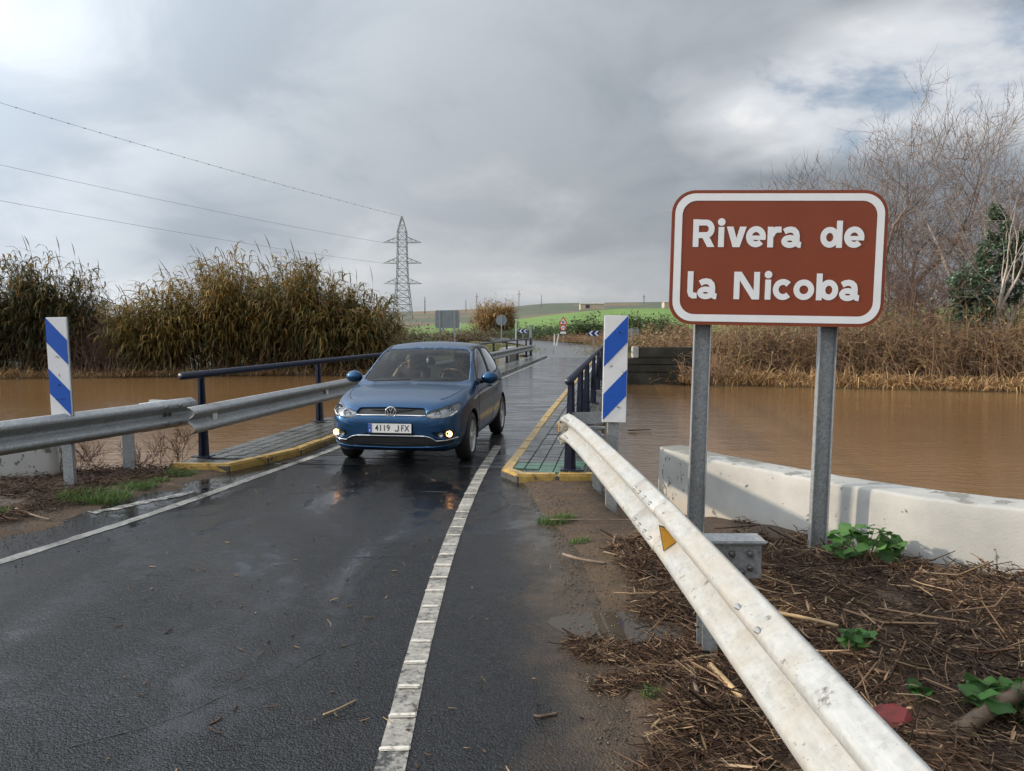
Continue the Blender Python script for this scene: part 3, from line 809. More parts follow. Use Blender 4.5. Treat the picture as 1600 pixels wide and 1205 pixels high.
for s, w_ in ((34.5, 'nearer'), (34.75, 'farther')):
    m = MB(); m.box(bw(s, -3.62, .98), (.15, .15, 1.75), Matrix.Rotation(BRZ, 3, 'Z'), bev=.01)
    tag(m.build('steel_post', MATS['grey_sign_back']), w_ + ' of the two grey steel posts at the far end of the bridge railing', 'post', 'posts at the bridge end')

# ================================================================== blue and white hazard markers
def marker(name, loc, rz, flip, label, ph, pw, z0, zb, lean, seed):
    root = empty(name, loc, rz); root.rotation_euler = (0, lean, rz)
    m = MB(); m.box((0, .012, z0 + ph / 2), (pw, .022, ph), bev=.004); m.build('panel', MATS['sign_white'], root)
    m = MB(); m.box((0, .030, z0 + ph / 2), (pw + .006, .016, ph + .006), bev=.003); m.build('panel_back', MATS['grey_sign_back'], root)
    cpost('post', 0, .085, zb, z0 + ph * .8, 0, MATS['galvanised'], root, w=.10, d=.06)
    # diagonal blue bands, clipped to the panel
    def clip(poly, lo, hi):
        for lim, sg in ((lo, 1), (hi, -1)):
            o = []
            for a, b in zip(poly, poly[1:] + poly[:1]):
                ia, ib = sg * (a[1] - lim) >= 0, sg * (b[1] - lim) >= 0
                if ia: o.append(a)
                if ia != ib:
                    k = (lim - a[1]) / (b[1] - a[1]); o.append((a[0] + (b[0] - a[0]) * k, lim))
            poly = o
        return poly
    hw, (dr_, bd, per) = pw / 2 - .004, ((.225, .235, .482) if flip else (.229, .248, .509))
    for k in range(2):
        ztop = z0 + ph - k * per + (dr_ * 0)
        q = [(-hw, ztop), (hw, ztop - dr_), (hw, ztop - dr_ - bd), (-hw, ztop - bd)]
        if flip: q = [(-x, z) for x, z in q]
        q = clip(q, z0 + .004, z0 + ph - .004)
        if len(q) > 2:
            m = MB(); m.prism(q, (1, 0, 0), (0, 0, 1), (0, .0015, 0), (0, -.003, 0)); m.build('blue_band', MATS['sign_blue'], root)
    rr = random.Random(seed)
    for _ in range(5):     # scuffs
        x, z = rr.uniform(-.06, .06), rr.uniform(z0 + .1, z0 + ph - .1); m = MB()
        pts = [(x, -.005, z)]
        for i in range(4): pts.append((pts[-1][0] + rr.uniform(-.015, .02), -.005, pts[-1][2] + rr.uniform(-.015, .012)))
        m.tube(pts, [.0016, .003, .002, .003, .001], 4); m.build('scuff', MATS['sign_black'], root)
    return root
tag(marker('hazard_marker', (.905, 6.87, 0), R(-2), True, '', .96, .215, .80, -.2, R(.9), 3), 'blue and white striped marker panel beside the brown sign', 'marker', 'striped bridge markers')
tag(marker('hazard_marker', (-4.50, 7.66, 0), R(3), False, '', .99, .205, .765, -.2, R(-1.2), 4), 'blue and white striped marker panel behind the grey guardrail and grass tufts', 'marker', 'striped bridge markers')

# ================================================================== river name sign
sg = empty('river_sign', (1.765, 5.40, 0)); sg.rotation_euler = (0, R(1.0), R(-6))
SX = .04
SW, SH, SZ = 1.455, .935, 2.13
def rrect(w, h, r, n=8):
    o = []
    for cx, cy, a0 in ((w / 2 - r, h / 2 - r, 0), (-w / 2 + r, h / 2 - r, 90), (-w / 2 + r, -h / 2 + r, 180), (w / 2 - r, -h / 2 + r, 270)):
        for i in range(n + 1):
            a = R(a0 + 90 * i / n); o.append((cx + r * math.cos(a), cy + r * math.sin(a)))
    return o
m = MB(); m.prism(rrect(SW, SH, .16), (1, 0, 0), (0, 0, 1), (0, .028, 0), (SX, 0, SZ))
panel = m.build('panel', MATS['sign_brown'], sg)
m = MB(); A_, B_ = rrect(SW - .045, SH - .045, .14), rrect(SW - .145, SH - .145, .10); n = len(A_)
m.add([(SX + p[0], -.0025, SZ + p[1]) for p in A_ + B_], [(i, (i + 1) % n, n + (i + 1) % n, n + i) for i in range(n)]); m.build('border', MATS['sign_lettering'], panel)
for z in (SZ + .28, SZ - .28):
    m = MB(); m.box((SX, .045, z), (SW - .2, .03, .05)); m.build('rear_rail', MATS['galvanised'], sg)
for x in (-.435, .435):
    cpost('post', x, .105, -.25, SZ + .40, math.pi, MATS['galvanised'], sg, w=.118, d=.07)
# lettering as strokes, in units of the cap height 220
def arc(cx, cy, rx, ry, a0, a1, n=18): return [(cx + rx * math.cos(R(a0 + (a1 - a0) * i / n)), cy + ry * math.sin(R(a0 + (a1 - a0) * i / n))) for i in range(n + 1)]
GLY = {
 'R': (178, [('s', [(26, 0), (26, 220)]), ('s', [(30, 194), (108, 194)] + arc(108, 144, 45, 50, 90, -90, 10)[1:] + [(30, 94)]), ('p', [(70, 92), (128, 96), (180, 0), (120, 0)])]),
 'i': (55, [('s', [(27, 0), (27, 160)]), ('p', arc(27, 199, 31, 30, 0, 350, 20))]),
 'v': (160, [('p', [(0, 163), (54, 163), (80, 72), (80, 0), (52, 0)]), ('p', [(160, 163), (106, 163), (80, 72), (80, 0), (108, 0)])]),
 'e': (160, [('s', arc(80, 84, 56, 60, -8, 318, 28)), ('t', [(40, 76), (158, 76)])]),
 'r': (113, [('s', [(26, 0), (26, 163)]), ('s', [(34, 92), (46, 122), (70, 140), (112, 141)])]),
 'a': (160, [('s', [(22, 124), (45, 137), (72, 142), (98, 136), (116, 118), (122, 92), (122, 48), (128, 30), (142, 22), (158, 20)]), ('r', (68, 48, 44, 28))]),
 'd': (178, [('r', (76, 82, 51, 58)), ('s', [(151, 0), (151, 212)])]),
 'l': (82, [('s', [(27, 220), (27, 56), (34, 34), (50, 25), (82, 26)])]),
 'N': (213, [('s', [(26, 0), (26, 220)]), ('s', [(187, 0), (187, 220)]), ('p', [(2, 220), (62, 220), (211, 0), (151, 0)])]),
 'c': (158, [('s', arc(84, 82, 58, 60, 42, 318, 24))]),
 'o': (170, [('r', (85, 82, 59, 58))]),
 'b': (178, [('s', [(26, 0), (26, 212)]), ('r', (102, 82, 51, 58))]),
}
def stroke(pts, w):
    pts = [Vector((p[0], p[1])) for p in pts]; L, Rr = [], []
    for i, p in enumerate(pts):
        a = (p - pts[i - 1]).normalized() if i else None; b = (pts[i + 1] - p).normalized() if i < len(pts) - 1 else None
        tv = (a + b).normalized() if a and b else (a or b); nv = Vector((-tv.y, tv.x))
        k = w / 2 / max(.5, nv.dot(Vector((-(b or a).y, (b or a).x)))); L.append(p + nv * k); Rr.append(p - nv * k)
    return L, Rr
def letter(ch, cx, base):
    w, items = GLY[ch]; m = MB(); dep = .0030
    tr = lambda p, d: ((cx + p[0] - 792) * .000845 + SX, -d, (446 - base + p[1]) * .00087 + SZ)
    for kind, dat in items:
        dep += .0004
        if kind == 'p': m.add([tr(p, dep) for p in dat], [tuple(range(len(dat)))])
        elif kind == 'r':
            x, y, rx, ry = dat; n = 28
            o_, i_ = arc(x, y, rx + 23.5, ry + 23.5, 0, 360 - 360 / n, n - 1), arc(x, y, rx - 23.5, max(7, ry - 23.5), 0, 360 - 360 / n, n - 1)
            m.add([tr(p, dep) for p in o_ + i_], [(i, (i + 1) % n, n + (i + 1) % n, n + i) for i in range(n)])
        else:
            L, Rr = stroke(dat, 47 if kind == 's' else 34); n = len(L)
            m.add([tr(p, dep) for p in L + Rr], [(i, i + 1, n + i + 1, n + i) for i in range(n - 1)])
    m.build('letter', MATS['sign_lettering'], panel)
for ch, x in zip('Riverade', (105, 310, 380, 537, 707, 820, 1127, 1315)): letter(ch, x, 360)
for ch, x in zip('laNicoba', (73, 158, 452, 703, 767, 932, 1113, 1297)): letter(ch, x, 775)
tag(sg, 'brown road sign reading Rivera de la Nicoba on two grey posts', 'sign')

# ================================================================== white walls and the far wing wall
def white_wall(path, sign, width, hfun, label, z0=-.35):
    """rounded parapet: painted faces with a bare, flaking top"""
    root = empty('parapet_wall', (path[0][0], path[0][1], 0)); bpy.context.view_layer.update(); inv = root.matrix_world.inverted()
    P = resample([Vector((*p, 0)) for p in path], .12); m = MB(); n = 0; rows = []
    tot = sum((b - a).length for a, b in zip(P, P[1:])); acc = 0
    for i, p in enumerate(P):
        if i: acc += (p - P[i - 1]).length
        tv = (P[min(i + 1, len(P) - 1)] - P[max(0, i - 1)]).normalized(); sd = Vector((tv.y, -tv.x, 0)) * sign; h = hfun(acc)
        e = min(1, acc / .10); e = math.sqrt(max(0, 1 - (1 - e) ** 2)) if i else .55
        wob = .006 * mnoise.noise((acc * 3, 1, 0))
        prof = [(-.02, z0), (-.015, 0), (-.004, h - .10), (0, h - .022), (.005, h - .008), (.016, h), (.05, h + .001), (width - .05, h + .003), (width - .016, h), (width - .004, h - .012), (width, h - .08), (width, z0)]
        c = width / 2
        rows.append([p + sd * (c + (q[0] - c) * (.55 + .45 * e) + wob) + Vector((0, 0, q[1] + .005 * mnoise.noise((acc * 2.2, q[0] * 5, 2)) + .004 * mnoise.noise((acc * 14, q[0] * 9, 5)))) for q in prof])
    k = len(rows[0])
    fs = [(i * k + j, i * k + j + 1, (i + 1) * k + j + 1, (i + 1) * k + j) for i in range(len(rows) - 1) for j in range(k - 1)]
    m.add([v for r_ in rows for v in r_], fs + [tuple(range(k))]); o = m.build('wall_face', MATS['white_wall_paint'], root, True); o.matrix_parent_inverse = inv
    tag(root, label, 'wall', 'white parapet walls'); return root
white_wall([(1.49, 7.84), (1.72, 7.08), (2.32, 5.82), (2.78, 5.09), (3.28, 4.70 - .08), (5.0, 2.3), (7.5, -1.5)], -1, .34, lambda a: .43 + .025 * min(4, a), 'low white painted wall at the water behind the brown sign posts')
white_wall([(-5.0, 8.36), (-5.53, 8.20), (-8, 7.5), (-12, 6.4)], 1, .34, lambda a: .40, 'low white painted wall glimpsed under the grey guardrail')

wing = empty('wing_wall', (6, 31.2, 0)); bpy.context.view_layer.update(); inv = wing.matrix_world.inverted()
def WB(name, x0, x1, z0, z1, y0, mat, d=.5):
    m = MB(); m.box(((x0 + x1) / 2, y0 + d / 2, (z0 + z1) / 2), (x1 - x0, d, z1 - z0), bev=.02); o = m.build(name, MATS[mat], wing); o.matrix_parent_inverse = inv
for i, (x0, x1, z0, z1, y0) in enumerate(((4.3, 8.0, -1.4, -.12, 30.9), (4.3, 8.0, -.10, .18, 30.93), (4.3, 8.0, .20, .46, 30.96), (5.12, 8.0, .475, .90, 30.98))): WB('wall_course', x0, x1, z0, z1, y0, 'shaded_concrete')
WB('white_end', 4.88, 5.11, .475, .92, 30.97, 'white_wall_paint')
tag(wing, 'dark shaded and stained concrete wing wall with a white end on the far bank', 'wall')
m = MB(); m.box(bw(30, -4.2, .25), (.5, 3.5, .9), Matrix.Rotation(BRZ, 3, 'Z'), bev=.03); 
tag(m.build('parapet_block', MATS['white_wall_paint']), 'pale concrete block wall behind the far left bridge railing', 'wall')

# ================================================================== signs beyond the bridge
def flat_post(root, x, z0, z1, w=.09, y=.05): 
    m = MB(); m.box((x, y, (z0 + z1) / 2), (w, .05, z1 - z0), bev=.008); m.build('post', MATS['galvanised'], root)
def gz_(p): return ground(p.x, p.y)
p = at(699, 500, 62); r_ = empty('sign_back', (p.x, 62, 0), R(4))
m = MB(); m.prism(rrect(1.95, 1.42, .14), (1, 0, 0), (0, 0, 1), (0, .03, 0), (0, 0, 2.42)); m.build('panel', MATS['grey_sign_back'], r_)
for x in (-.62, .58): flat_post(r_, x, -.6, 3.12, .15, -.04)
tag(r_, 'back of a wide grey rectangular road sign on two posts beyond the car roof', 'sign')
p = at(783.5, 500.5, 66); r_ = empty('sign_back', (p.x, 66, 0))
m = MB(); m.lathe([(0, .001), (0, .47), (.03, .47), (.03, .001)], 28, 'y', (0, 0, p.z)); m.build('disc', MATS['grey_sign_back'], r_); flat_post(r_, 0, -.6, p.z + .5, .10, -.03)
tag(r_, 'back of a round grey road sign in front of the tan reed bush', 'sign')
def chevron_sign(px, py, d, w, h, base_py, n, label, mir=1):
    p = at(px, py, d); zb = at(px, base_py, d).z; r_ = empty('chevron_sign', (p.x, d, 0), R(4))
    m = MB(); m.box((0, .015, p.z), (w, .03, h), bev=.01); pn = m.build('panel', MATS['sign_navy'], r_)
    cw = w / n
    for i in range(n):
        x0 = -w / 2 + cw * (i + .12); a = cw * .45; b = cw * .38
        q = [(x0, 0), (x0 + a, h * .44), (x0 + a + b, h * .44), (x0 + b, 0), (x0 + a + b, -h * .44), (x0 + a, -h * .44)]
        m = MB(); m.prism(q, (1, 0, 0), (0, 0, 1), (0, .003, 0), (0, -.006, p.z)); m.build('chevron', MATS['sign_lettering'], r_)
    flat_post(r_, 0, zb - .5, p.z + h * .3, .10, .06)
    tag(r_, label, 'sign', 'blue chevron signs'); return r_
chevron_sign(927.5, 521, 64, .92, .47, 546, 2, 'blue and white double chevron sign just left of the striped marker')
chevron_sign(817, 517.5, 88, .98, .52, 529, 2, 'blue and white chevron sign beyond the far end of the bridge railing')
chevron_sign(690.5, 513.8, 95, .40, .40, 524, 1, 'small chevron sign peeping out under the grey rectangular sign back')
p = at(880, 505, 74); r_ = empty('warning_sign', (p.x, 74, 0)); tri = lambda s: [(-s, -s * .577), (s, -s * .577), (0, s * 1.155)]
z1, z2, z3 = at(880, 503, 74).z, at(880, 512.3, 74).z, at(880, 520, 74).z
m = MB(); m.prism(tri(.45), (1, 0, 0), (0, 0, 1), (0, .02, 0), (0, 0, z1)); m.build('triangle', MATS['sign_red'], r_)
m = MB(); m.prism(tri(.30), (1, 0, 0), (0, 0, 1), (0, .003, 0), (0, -.006, z1)); m.build('triangle_field', MATS['sign_lettering'], r_)
m = MB(); m.prism([(-.13, -.10), (-.04, -.12), (0, -.05), (.1, -.12), (.13, -.08), (.06, .04), (-.02, .07), (-.04, .14), (-.08, .05)], (1, 0, 0), (0, 0, 1), (0, .003, 0), (0, -.010, z1)); m.build('symbol', MATS['sign_black'], r_)
m = MB(); m.lathe([(0, .001), (0, .31), (.02, .31), (.02, .001)], 24, 'y', (0, 0, z2)); m.build('disc', MATS['sign_red'], r_)
m = MB(); m.lathe([(0, .001), (0, .21), (.004, .21), (.004, .001)], 24, 'y', (0, -.006, z2)); m.build('disc_field', MATS['sign_lettering'], r_)
for x in (-.09, .09):
    m = MB(); q = arc(x, 0, .065, .11, 0, 345, 12); q2 = arc(x, 0, .03, .065, 0, 345, 12); n = len(q)
    m.add([(a, -.011, z2 + b) for a, b in q + q2], [(i, (i + 1) % n, n + (i + 1) % n, n + i) for i in range(n)] if x > 0 else [(i, i + 1, n + i + 1, n + i) for i in list(range(0, 5)) + list(range(7, n - 1))]); m.build('numeral', MATS['sign_black'], r_)
m = MB(); m.box((0, .01, z3), (.54, .02, .20), bev=.006); m.build('plate', MATS['sign_lettering'], r_)
flat_post(r_, 0, -.4, z1 + .4, .08, .05)
tag(r_, 'red triangular warning sign above a round speed limit on one post', 'sign')
p = at(989, 520, 60); r_ = empty('sign_back', (p.x, 60, 0))
m = MB(); m.box((0, 0, p.z + .05), (.92, .03, .55), bev=.01); m.build('panel', MATS['grey_sign_back'], r_); flat_post(r_, -.12, -.5, p.z + .38, .12, -.04)
tag(r_, 'small grey square sign back just right of the striped marker', 'sign')
for i, (px, py, d, h, lab) in enumerate(((879 - 9, 537, 72, .95, 'pale yellow leaning delineator post nearest the warning sign'), (866, 536, 74, .9, 'pale yellow delineator post left of the leaning one'), (719, 525, 84, 1.5, 'slim pale post between the sign back and the tan bush'), (806, 528, 86, 2.2, 'slim pale post right of the tan reed bush'))):
    p = at(px, py, d); m = MB(); m.prism([(-.06, -.3), (.06, -.3), (.05, h), (-.03, h * .93)], (1, 0, 0), (0, 0, 1), (0, .08, 0), (0, 0, 0)); o = m.build('delineator_post', MATS['reflector_white']); o.location = (p.x, d, p.z); o.rotation_euler = (0, .18 if i == 0 else 0, 0); tag(o, lab, 'post')

# ================================================================== pylons and lines
simple('pylon_steel', (.24, .255, .27), .6, .4, var=.1)
def pylon(name, base, H, half, mat, arms, thick, parent_label, panels=14):
    root = empty(name, base)
    def wd(z): return interp(z, [(0, half), (.42, half * .58), (.70, half * .50), (.85, half * .48), (1.0, .05 * half)])
    corner = lambda z, i: Vector(((-1, 1, 1, -1)[i] * wd(z), (-1, -1, 1, 1)[i] * wd(z), z * H))
    for i in range(4):
        m = MB(); m.tube([corner(z, i) for z in (0, .42, .7, .85, 1.0)], thick, 4); m.build('leg', MATS[mat], root)
    m = MB(); zs = np.linspace(0, .985, panels + 1)
    for a, b in zip(zs, zs[1:]):
        for i in range(4):
            j = (i + 1) % 4
            m.tube([corner(a, i), corner(b, j)], thick * .6, 3, False); m.tube([corner(a, j), corner(b, i)], thick * .6, 3, False); m.tube([corner(b, i), corner(b, j)], thick * .6, 3, False)
    m.build('lattice', MATS[mat], root)
    tips = []
    for z, L in arms:
        for sgn in (-1, 1):
            m = MB(); tip = Vector((sgn * L, 0, z * H)); zt = z + .055
            for k in (0, 1):
                i = (0, 3)[k] if sgn < 0 else (1, 2)[k]
                m.tube([corner(z, i), tip], thick * .8, 4, False); m.tube([corner(zt, i), tip], thick * .8, 4, False)
                for f in (.33, .66):
                    q1, q2 = corner(z, i).lerp(tip, f), corner(zt, i).lerp(tip, f); m.tube([q1, q2], thick * .5, 3, False); m.tube([q2, corner(z, i).lerp(tip, f - .3)], thick * .5, 3, False)
            m.build('arm', MATS[mat], root); tips.append(tip)
    return root, tips
pb = at(629.5, 484, 248); Hh = at(628, 338, 248).z - (pb.z - 3)
PY, tips = pylon('electricity_pylon', (pb.x, 248, pb.z - 3), Hh, 2.9, 'pylon_steel', ((.745, 6.1), (.545, 6.1), (.345, 6.1)), .13, '')
tag(PY, 'tall steel lattice electricity pylon with three pairs of arms', 'pylon')
bpy.context.view_layer.update()
simple('wire_dark', (.22, .225, .235), .6)
def wire(p0, px0, py0, dist, label, beads=False):
    p1 = at(px0, py0, dist); P0 = Vector(p0); far = P0 + (p1 - P0) * 1.35
    pts = []
    for i in range(25):
        k = i / 24; q = P0.lerp(far, k); q.z -= 2.2 * 4 * k * (1 - k) * .55; pts.append(q)
    root = empty('power_line', P0); bpy.context.view_layer.update(); inv = root.matrix_world.inverted()
    m = MB(); m.tube(pts, .036, 5); o = m.build('cable', MATS['wire_dark'], root); o.matrix_parent_inverse = inv
    if beads:
        for i in range(46):
            k = .03 + i * .021; j = k * 24; a = int(j); q = pts[a].lerp(pts[min(24, a + 1)], j - a)
            m = MB(); m.tube([q + Vector((-.22, 0, 0)), q, q + Vector((.22, 0, -.02))], [.05, .13, .05], 5); o = m.build('bird_diverter', MATS['wire_dark'], root); o.matrix_parent_inverse = inv
    tag(root, label, 'power line', 'power lines to the pylon')
wire(PY.location + Vector((0, 0, Hh)), 0, 153, 150, 'topmost power line with small bird markers running to the pylon tip', True)
wire(PY.location + tips[0], 0, 250, 150, 'middle power line running to the upper arm of the pylon')
wire(PY.location + tips[2], 0, 306, 150, 'lowest power line passing just above the reeds')
for px, py0, py1, d, hw, lab in ((745, 484, 458, 900, .9, 'slender far mast above the tan reed bush'), (811, 482, 454, 900, 1.1, 'tallest slender mast on the far ridge right of the tan bush'), (846, 480, 461, 900, .8, 'slender far mast between the tan bush and the barn'), (1006, 474, 460, 950, 1.0, 'far mast on the ridge left of the brown sign'), (664, 486, 463, 650, .5, 'slender pole on the skyline right of the lattice pylon'), (728, 486, 468, 900, .7, 'shorter far mast left of the tan reed bush')):
    p = at(px, py0 + 5, d); h = at(px, py1, d).z - p.z
    r_, _ = pylon('far_pylon', (p.x, d, p.z), h, hw, 'pylon_steel', ((.8, 2.2),) if hw > .85 else (), .16, '', panels=5); tag(r_, lab, 'pylon')

# barn on the ridge
simple('barn_wall', (.42, .37, .28), .8, var=.12, scale=.3); simple('barn_roof', (.30, .29, .27), .7, var=.15, scale=.3); simple('barn_door', (.06, .05, .045), .8)
def barn(px0, px1, pyb, d, wall_h, label, door=True):
    a, b = at(px0, pyb, d), at(px1, pyb, d); L = b.x - a.x; root = empty('barn', ((a.x + b.x) / 2, d, a.z - 1.2)); D = L * .55; H = wall_h + 1.2
    m = MB(); m.prism([(-D / 2, 0), (D / 2, 0), (D / 2, H), (0, H * 1.18), (-D / 2, H)], (0, 1, 0), (0, 0, 1), (L, 0, 0), (-L / 2, 0, 0)); m.build('wall', MATS['barn_wall'], root)
    for sgn in (-1, 1):
        m = MB(); m.prism([(sgn * D * .54, H * .985), (0, H * 1.20), (0, H * 1.24), (sgn * D * .54, H * 1.03)], (0, 1, 0), (0, 0, 1), (L * 1.04, 0, 0), (-L * .52, 0, 0)); m.build('roof', MATS['barn_roof'], root)
    if door:
        m = MB(); m.box((-L * .20, -D / 2 - .05, 1.2 + wall_h * .38), (L * .17, .12, wall_h * .78)); m.build('door', MATS['barn_door'], root)
    tag(root, label, 'barn'); return root
barn(906, 943, 482, 640, 3.6, 'cream farm barn with a dark door on the ridge')
barn(1036, 1075, 479, 640, 3.2, 'pale farm shed partly behind the brown sign', False)
# ================================================================== vegetation
leafmat('reed_leaf', .5, .4); leafmat('dry_blade', .7, .25); leafmat('broad_leaf', .45, .3); leafmat('twig', .8, 0.0); leafmat('straw', .7, 0.0); leafmat('grass_blade', .5, .3)

def reed_clump(name, cx, cy, rx, ry, H, n, label, cols, dry, plume=.14, nl=20, z0=-.4, lsc=1.0, lean=.95, gain=1.0):
    root = empty(name, (cx, cy, z0)); k = 6
    a = rng.uniform(0, 2 * np.pi, n); r = np.sqrt(rng.uniform(0, 1, n))
    bx, by = r * np.cos(a) * rx * .8, r * np.sin(a) * ry * .8
    cc_ = rng.uniform(-1, 1, (14, 2)) * np.array([rx, ry]) * .75; ci = rng.integers(0, 14, n); bunch = rng.uniform(0, 1, n) < .7
    bx = np.where(bunch, bx * .25 + cc_[ci, 0] * .8, bx); by = np.where(bunch, by * .25 + cc_[ci, 1] * .8, by)
    hv = rng.uniform(.80, 1.08, 14)[ci]
    prof = 1 - .40 * (np.abs(bx) / (rx * .8)) ** 2.2 - .22 * np.maximum(0, -by / (ry * .8))
    h = H * prof * rng.uniform(.55, 1.0, n) * 1.12 * hv
    dx, dy = (bx / rx) * lean + rng.normal(0, .10, n), (by / ry) * lean * .8 + rng.normal(0, .10, n)
    P = np.empty((n, k, 3)); tt = np.linspace(0, 1, k)
    for i, q in enumerate(tt):
        P[:, i, 0] = bx + dx * h * .46 * q ** 1.9; P[:, i, 1] = by + dy * h * .42 * q ** 1.7; P[:, i, 2] = h * q * (1 - .10 * q * (np.abs(dx) + np.abs(dy)))
    rad = np.linspace(.020, .006, k)[None] * np.ones((n, 1))
    V, Q = np_tubes(P, rad, 3)
    np_mesh('stems', V, Q, MATS['dry_blade'], rep(pick([(.16, .13, .06), (.10, .10, .045), (.20, .15, .08)], n), k * 3), root)
    # leaves along the stems: arching fans, the lower ones dry, hanging and browned for inner shade
    f = rng.uniform(.10, 1.0, (n, nl)) ** .75; st = np.repeat(np.arange(n), nl); ff = f.ravel()
    seg = np.minimum((ff * (k - 1)).astype(int), k - 2); fr = ff * (k - 1) - seg
    base = P[st, seg] * (1 - fr)[:, None] + P[st, seg + 1] * fr[:, None]
    N = len(st); az = np.where(rng.uniform(0, 1, N) < .5, rng.uniform(0, 2 * np.pi, N), np.arctan2(by[st] - .6 * ry, bx[st]) + rng.normal(0, .7, N)); L = rng.uniform(.5, 1.15, N) * lsc * (1.05 - .35 * np.abs(ff - .6)); Wd = rng.uniform(.04, .082, N) * lsc
    hang = (ff < .3) | (rng.uniform(0, 1, N) < .2)
    up = np.where(hang, rng.uniform(-.6, .3, N), rng.uniform(.25, 1.15, N)); dr = np.where(hang, rng.uniform(.6, 1.0, N), rng.uniform(1.0, 2.3, N))
    V, Q = np_leaves(base, az, L, Wd, up, dr)
    clmp = np.array([mnoise.noise((b[0] * .9 + cx, b[1] * .9, b[2] * .9)) for b in base[::1]])
    dry_shade = (ff + rng.normal(0, .13, N) - .35 * clmp) < dry
    col = np.where(dry_shade[:, None], pick([(.15, .10, .05), (.085, .06, .034), (.21, .15, .08), (.06, .05, .03)], N, .3), pick(cols, N, .3)); col = np.where(((ff > .72) & (rng.uniform(0, 1, N) < .35))[:, None], pick([(.27, .185, .06), (.22, .15, .055)], N, .25), col)  # gold upper leaves paint in sunlit highlights, dark browns the shade lower down
    np_mesh('leaves', V, Q, MATS['reed_leaf'], rep(np.clip(col * gain * 1.02 * np.array([1.03, .98, .95]), 0, .6), 8), root)
    # feathery plumes on a few of the tallest canes
    top = np.argsort(-P[:, -1, 2])[:int(n * .5)]; top = top[rng.uniform(0, 1, len(top)) < plume]; n2 = len(top)
    if n2:
        PP = np.empty((n2, 5, 3)); d = P[top, -1] - P[top, -2]; d /= np.linalg.norm(d, axis=1, keepdims=True); d = d * .6 + np.array([-.10, 0, .7]); Lp = rng.uniform(.5, .95, n2)
        for i, q in enumerate((-.3, .35, .6, .85, 1.1)): PP[:, i] = P[top, -1] + d * (Lp * q)[:, None] + np.array([-.16, 0, -.02]) * (q ** 2)
        V, Q = np_tubes(PP, np.array([.005, .006, .024, .020, .003])[None] * rng.uniform(.6, 1.1, (n2, 1)), 4)
        np_mesh('plumes', V, Q, MATS['dry_blade'], rep(pick([(.20, .17, .14), (.15, .125, .10)], n2), 20), root)['kind'] = 'stuff'
    tag(root, label, 'reeds', 'giant reed clumps'); return root
OLIVE = [(.15, .13, .045), (.10, .11, .038), (.075, .09, .035), (.19, .14, .05), (.23, .16, .055)]
DARKG = [(.06, .075, .032), (.075, .085, .035), (.10, .09, .04), (.05, .062, .03)]
reed_clump('giant_reed', -8.1, 38.6, 2.1, 1.7, 3.9, 260, 'rounded giant reed clump at the end of the thicket nearest the pylon', OLIVE, .42, nl=30, lean=1.3)
reed_clump('giant_reed', -10.9, 39.2, 2.7, 2.0, 5.4, 380, 'tallest dense giant reed clump rising over the car passenger side railing', OLIVE, .40, nl=28, lean=1.15)
reed_clump('giant_reed', -14.2, 38.9, 2.9, 2.0, 5.7, 380, 'dense golden topped giant reed clump beside the tallest one', [(.26, .18, .055), (.20, .145, .05), (.12, .115, .04), (.09, .095, .035)], .34, nl=28, lean=1.15)
reed_clump('giant_reed', -17.4, 37.6, 2.3, 1.7, 4.3, 230, 'lower sparse yellowish giant reed clump by the bare shrub', [(.27, .20, .06), (.20, .155, .05), (.11, .11, .04)], .30, nl=24, lean=1.2)
reed_clump('giant_reed', -22.9, 37.6, 2.3, 2.0, 5.4, 300, 'dark green giant reed clump directly behind the bare shrub', DARKG, .34, nl=24, lean=.9)
reed_clump('giant_reed', -26.6, 37.0, 2.8, 2.0, 5.7, 330, 'dark green giant reed clump at the edge of the picture', DARKG, .34, nl=24, lean=.9)
reed_clump('giant_reed', -30.5, 39.4, 2.8, 2.0, 5.6, 160, 'dark giant reed clump mostly outside the picture edge', DARKG, .34, nl=18)
p = at(772, 520, 120)
reed_clump('tan_reed_bush', p.x, 120, 3.4, 2.2, 6.0, 300, 'isolated tan dry reed bush beside the far road', [(.30, .20, .09), (.36, .25, .12), (.24, .15, .06)], .5, plume=.2, nl=20, z0=p.z - .9, lsc=1.5, lean=.95)

# --- bare branching trees and shrubs
def grow(base, d0, L0, r0, levels, spread, nchild, seed, curve=.25, upw=.15, ratio=(.55, .8), pts=5):
    rr = random.Random(seed); out = []
    def br(p, d, L, r, lv):
        P = [p.copy()]; Rr = [r]; dd = d.copy(); tip = r * (.5 if lv < levels else .25)
        for i in range(pts - 1):
            dd = (dd + Vector((rr.gauss(0, 1), rr.gauss(0, 1), rr.gauss(0, .7))) * curve * .35 + Vector((0, 0, upw * .3))).normalized()
            P.append(P[-1] + dd * L / (pts - 1)); Rr.append(r + (tip - r) * (i + 1) / (pts - 1))
        out.append((P, Rr, lv))
        if lv >= levels: return
        n = rr.randint(*nchild[min(lv, len(nchild) - 1)])
        for c in range(n):
            f = 1.0 if c == 0 else rr.uniform(.3, .97); j = f * (pts - 1); i = min(pts - 2, int(j)); q = P[i].lerp(P[i + 1], j - i)
            ax = dd.orthogonal().normalized(); ax.rotate(Matrix.Rotation(rr.uniform(0, 2 * math.pi), 3, dd)); ang = rr.uniform(.35, 1.0) * spread * (.5 if c == 0 else 1)
            nd = dd.copy(); nd.rotate(Matrix.Rotation(ang, 3, ax)); nd = (nd + Vector((0, 0, upw))).normalized()
            br(q, nd, L * rr.uniform(*ratio), max(.009 if L0 > 1 else .003, (r + (tip - r) * f) * (.82 if c == 0 else rr.uniform(.45, .7))), lv + 1)
    br(Vector(base), Vector(d0).normalized(), L0, r0, 0); return out
